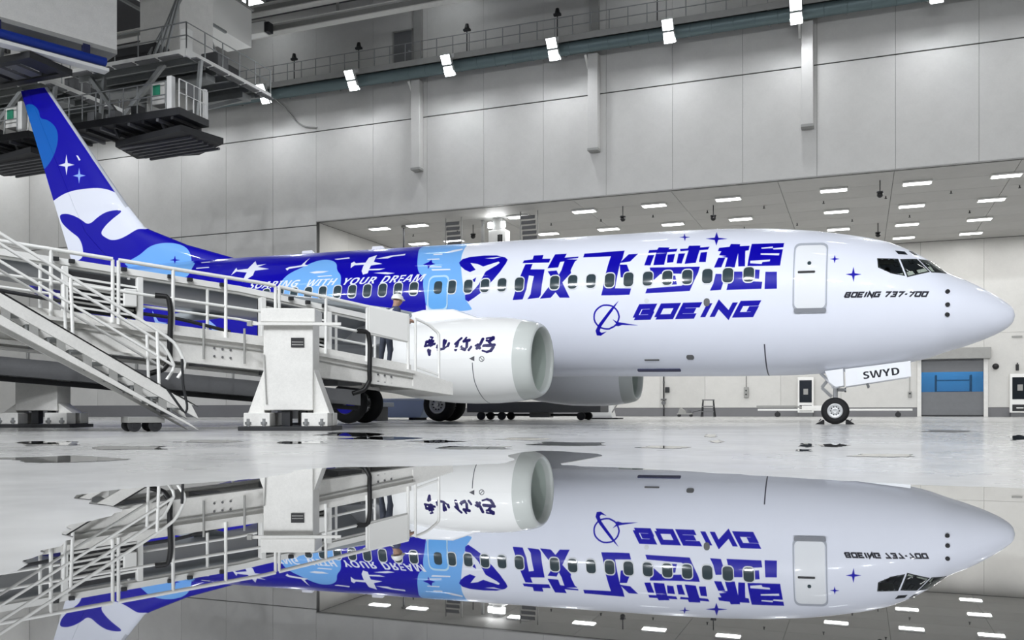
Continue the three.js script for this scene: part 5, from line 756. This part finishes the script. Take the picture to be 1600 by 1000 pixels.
{ const o = thing('tool_trolley', 'low cluttered tool trolley left of the small step frame', 'trolley', null, [-14.4, 0, -36]); kit().box(-.5, .5, .16, .24, -.3, .3, .01).mesh('tray', M.grey, o); kit().prism([[-.45, .24], [.05, .24], [-.02, .4], [-.3, .62]], -.2, .2, .01).mesh('machine', M.grey, o); kit().disc(.28, .36, 0, .12, .2).mesh('reel', M.midGrey, o); for (const x of [-.4, .4]) for (const z of [-.22, .22]) kit().disc(x, .08, z, .08, .05).mesh('wheel', M.dark, o); kit().bar([.5, .3, 0], [1.1, .45, 0], .04).mesh('handle', M.dark, o); }
{ const o = thing('tow_bar', 'long white flat tow bar cart on small wheels behind the nose gear', 'cart', null, [-5.2, 0, -35]);
  kit().box(-4.3, 4.8, .4, .52, -.35, .35, .02).mesh('bed', M.whiteClean, o); kit().box(-4.4, -2, .62, .74, -.15, .15, .02).bar([-2.05, .66, 0], [-.5, .5, 0], .12).mesh('draw_bar', M.grey, o); kit().box(-1.6, .4, .52, .72, -.3, .3, .02).mesh('hitch_box', M.whiteClean, o);
  for (const x of [-3.1, -.2, 4.0]) for (const z of [-.28, .28]) kit().disc(x, .16, z, .16, .09).mesh('wheel', M.dark, o); for (const x of [-3.1, -.2, 4.0]) kit().bar([x, .16, -.3], [x, .4, 0], .06).bar([x, .16, .3], [x, .4, 0], .06).mesh('axle_fork', M.midGrey, o); }
// equipment on the far side, seen under the engines and belly
{ const o = thing('jack_stand', 'white jack stand on a dark base under the far engine', 'jack', null, [-14.1, 0, -14]); kit().box(-.85, .85, 0, .06, -.5, .5).mesh('base', M.dark, o); kit().prism([[-.5, .06], [.55, .06], [.34, .95], [-.3, .95]], -.35, .35, .02).mesh('body', M.whiteClean, o); kit().box(-.75, -.45, .1, .34, .1, .4, .02).mesh('pump', M.dark, o); kit().tube([.55, .3, .3], [.8, .7, .3], .03).mesh('lever', M.grey, o); kit().tube([0, .95, 0], [0, 1.2, 0], .1, 12).mesh('ram', M.steel, o); }
{ const o = thing('equipment_box', 'long dark grey equipment trailer under the far wing', 'trailer', null, [-15.8, 0, -9]); kit().box(-2.4, 3.2, .3, .72, -.6, .6, .03).mesh('body', M.midGrey, o); for (const x of [-1.8, -.9, 2.4]) for (const z of [-.5, .5]) kit().disc(x, .16, z, .16, .12).mesh('wheel', M.dark, o); kit().box(.2, 1, .1, .3, -.3, .3).mesh('step', M.grey, o); kit().box(-2.38, -1.9, .72, .9, -.4, .4, .02).mesh('lid', M.white, o); kit().bar([-1.8, .2, 0], [2.4, .2, 0], .08).mesh('chassis', M.dark, o); }
{ const o = thing('added_blue_reflection', 'added pale blue block standing in for a bluish reflection beyond the main wheels', 'stand_in', null, [-21.2, 0, -8]); kit().prism([[-1.5, .12], [1.5, .12], [1.8, .8], [-1.8, .8]], -.8, .8, .03).mesh('body', S('#b9c9e0', .5), o); kit().box(-1.85, 1.85, .78, .86, -.85, .85, .02).mesh('rim', S('#dde6f2', .5), o); for (const x of [-1, 1]) kit().box(x - .1, x + .1, 0, .12, -.6, .6).mesh('skid', M.dark, o); }  // added block: its pale blue stands in for bluish reflected light between the wheels
for (const [x, z, l] of [[-27, -12, 'pale work bench with blue cloth seen under the tail, farther left'], [-21.5, -3.5, 'pale low work bench between the stairs and the pedestal']]) { const o = thing('work_bench', l, 'bench', 'low work benches', [x, 0, z]); kit().box(-2.4, 2.4, .5, .66, -.5, .5, .02).mesh('top', S('#d6deea', .5), o); for (const bx of [-2.1, 2.1]) kit().box(bx - .1, bx + .1, 0, .5, -.4, .4).mesh('leg', M.midGrey, o); kit().box(-1, .6, .66, 1.1, -.3, .3, .06).mesh('folded_cover', S('#a9c1e0', .8), o); }

scene.traverse((o) => { if (o.isMesh) { o.castShadow = true; o.receiveShadow = true; } });
renderer.render(scene, camera);
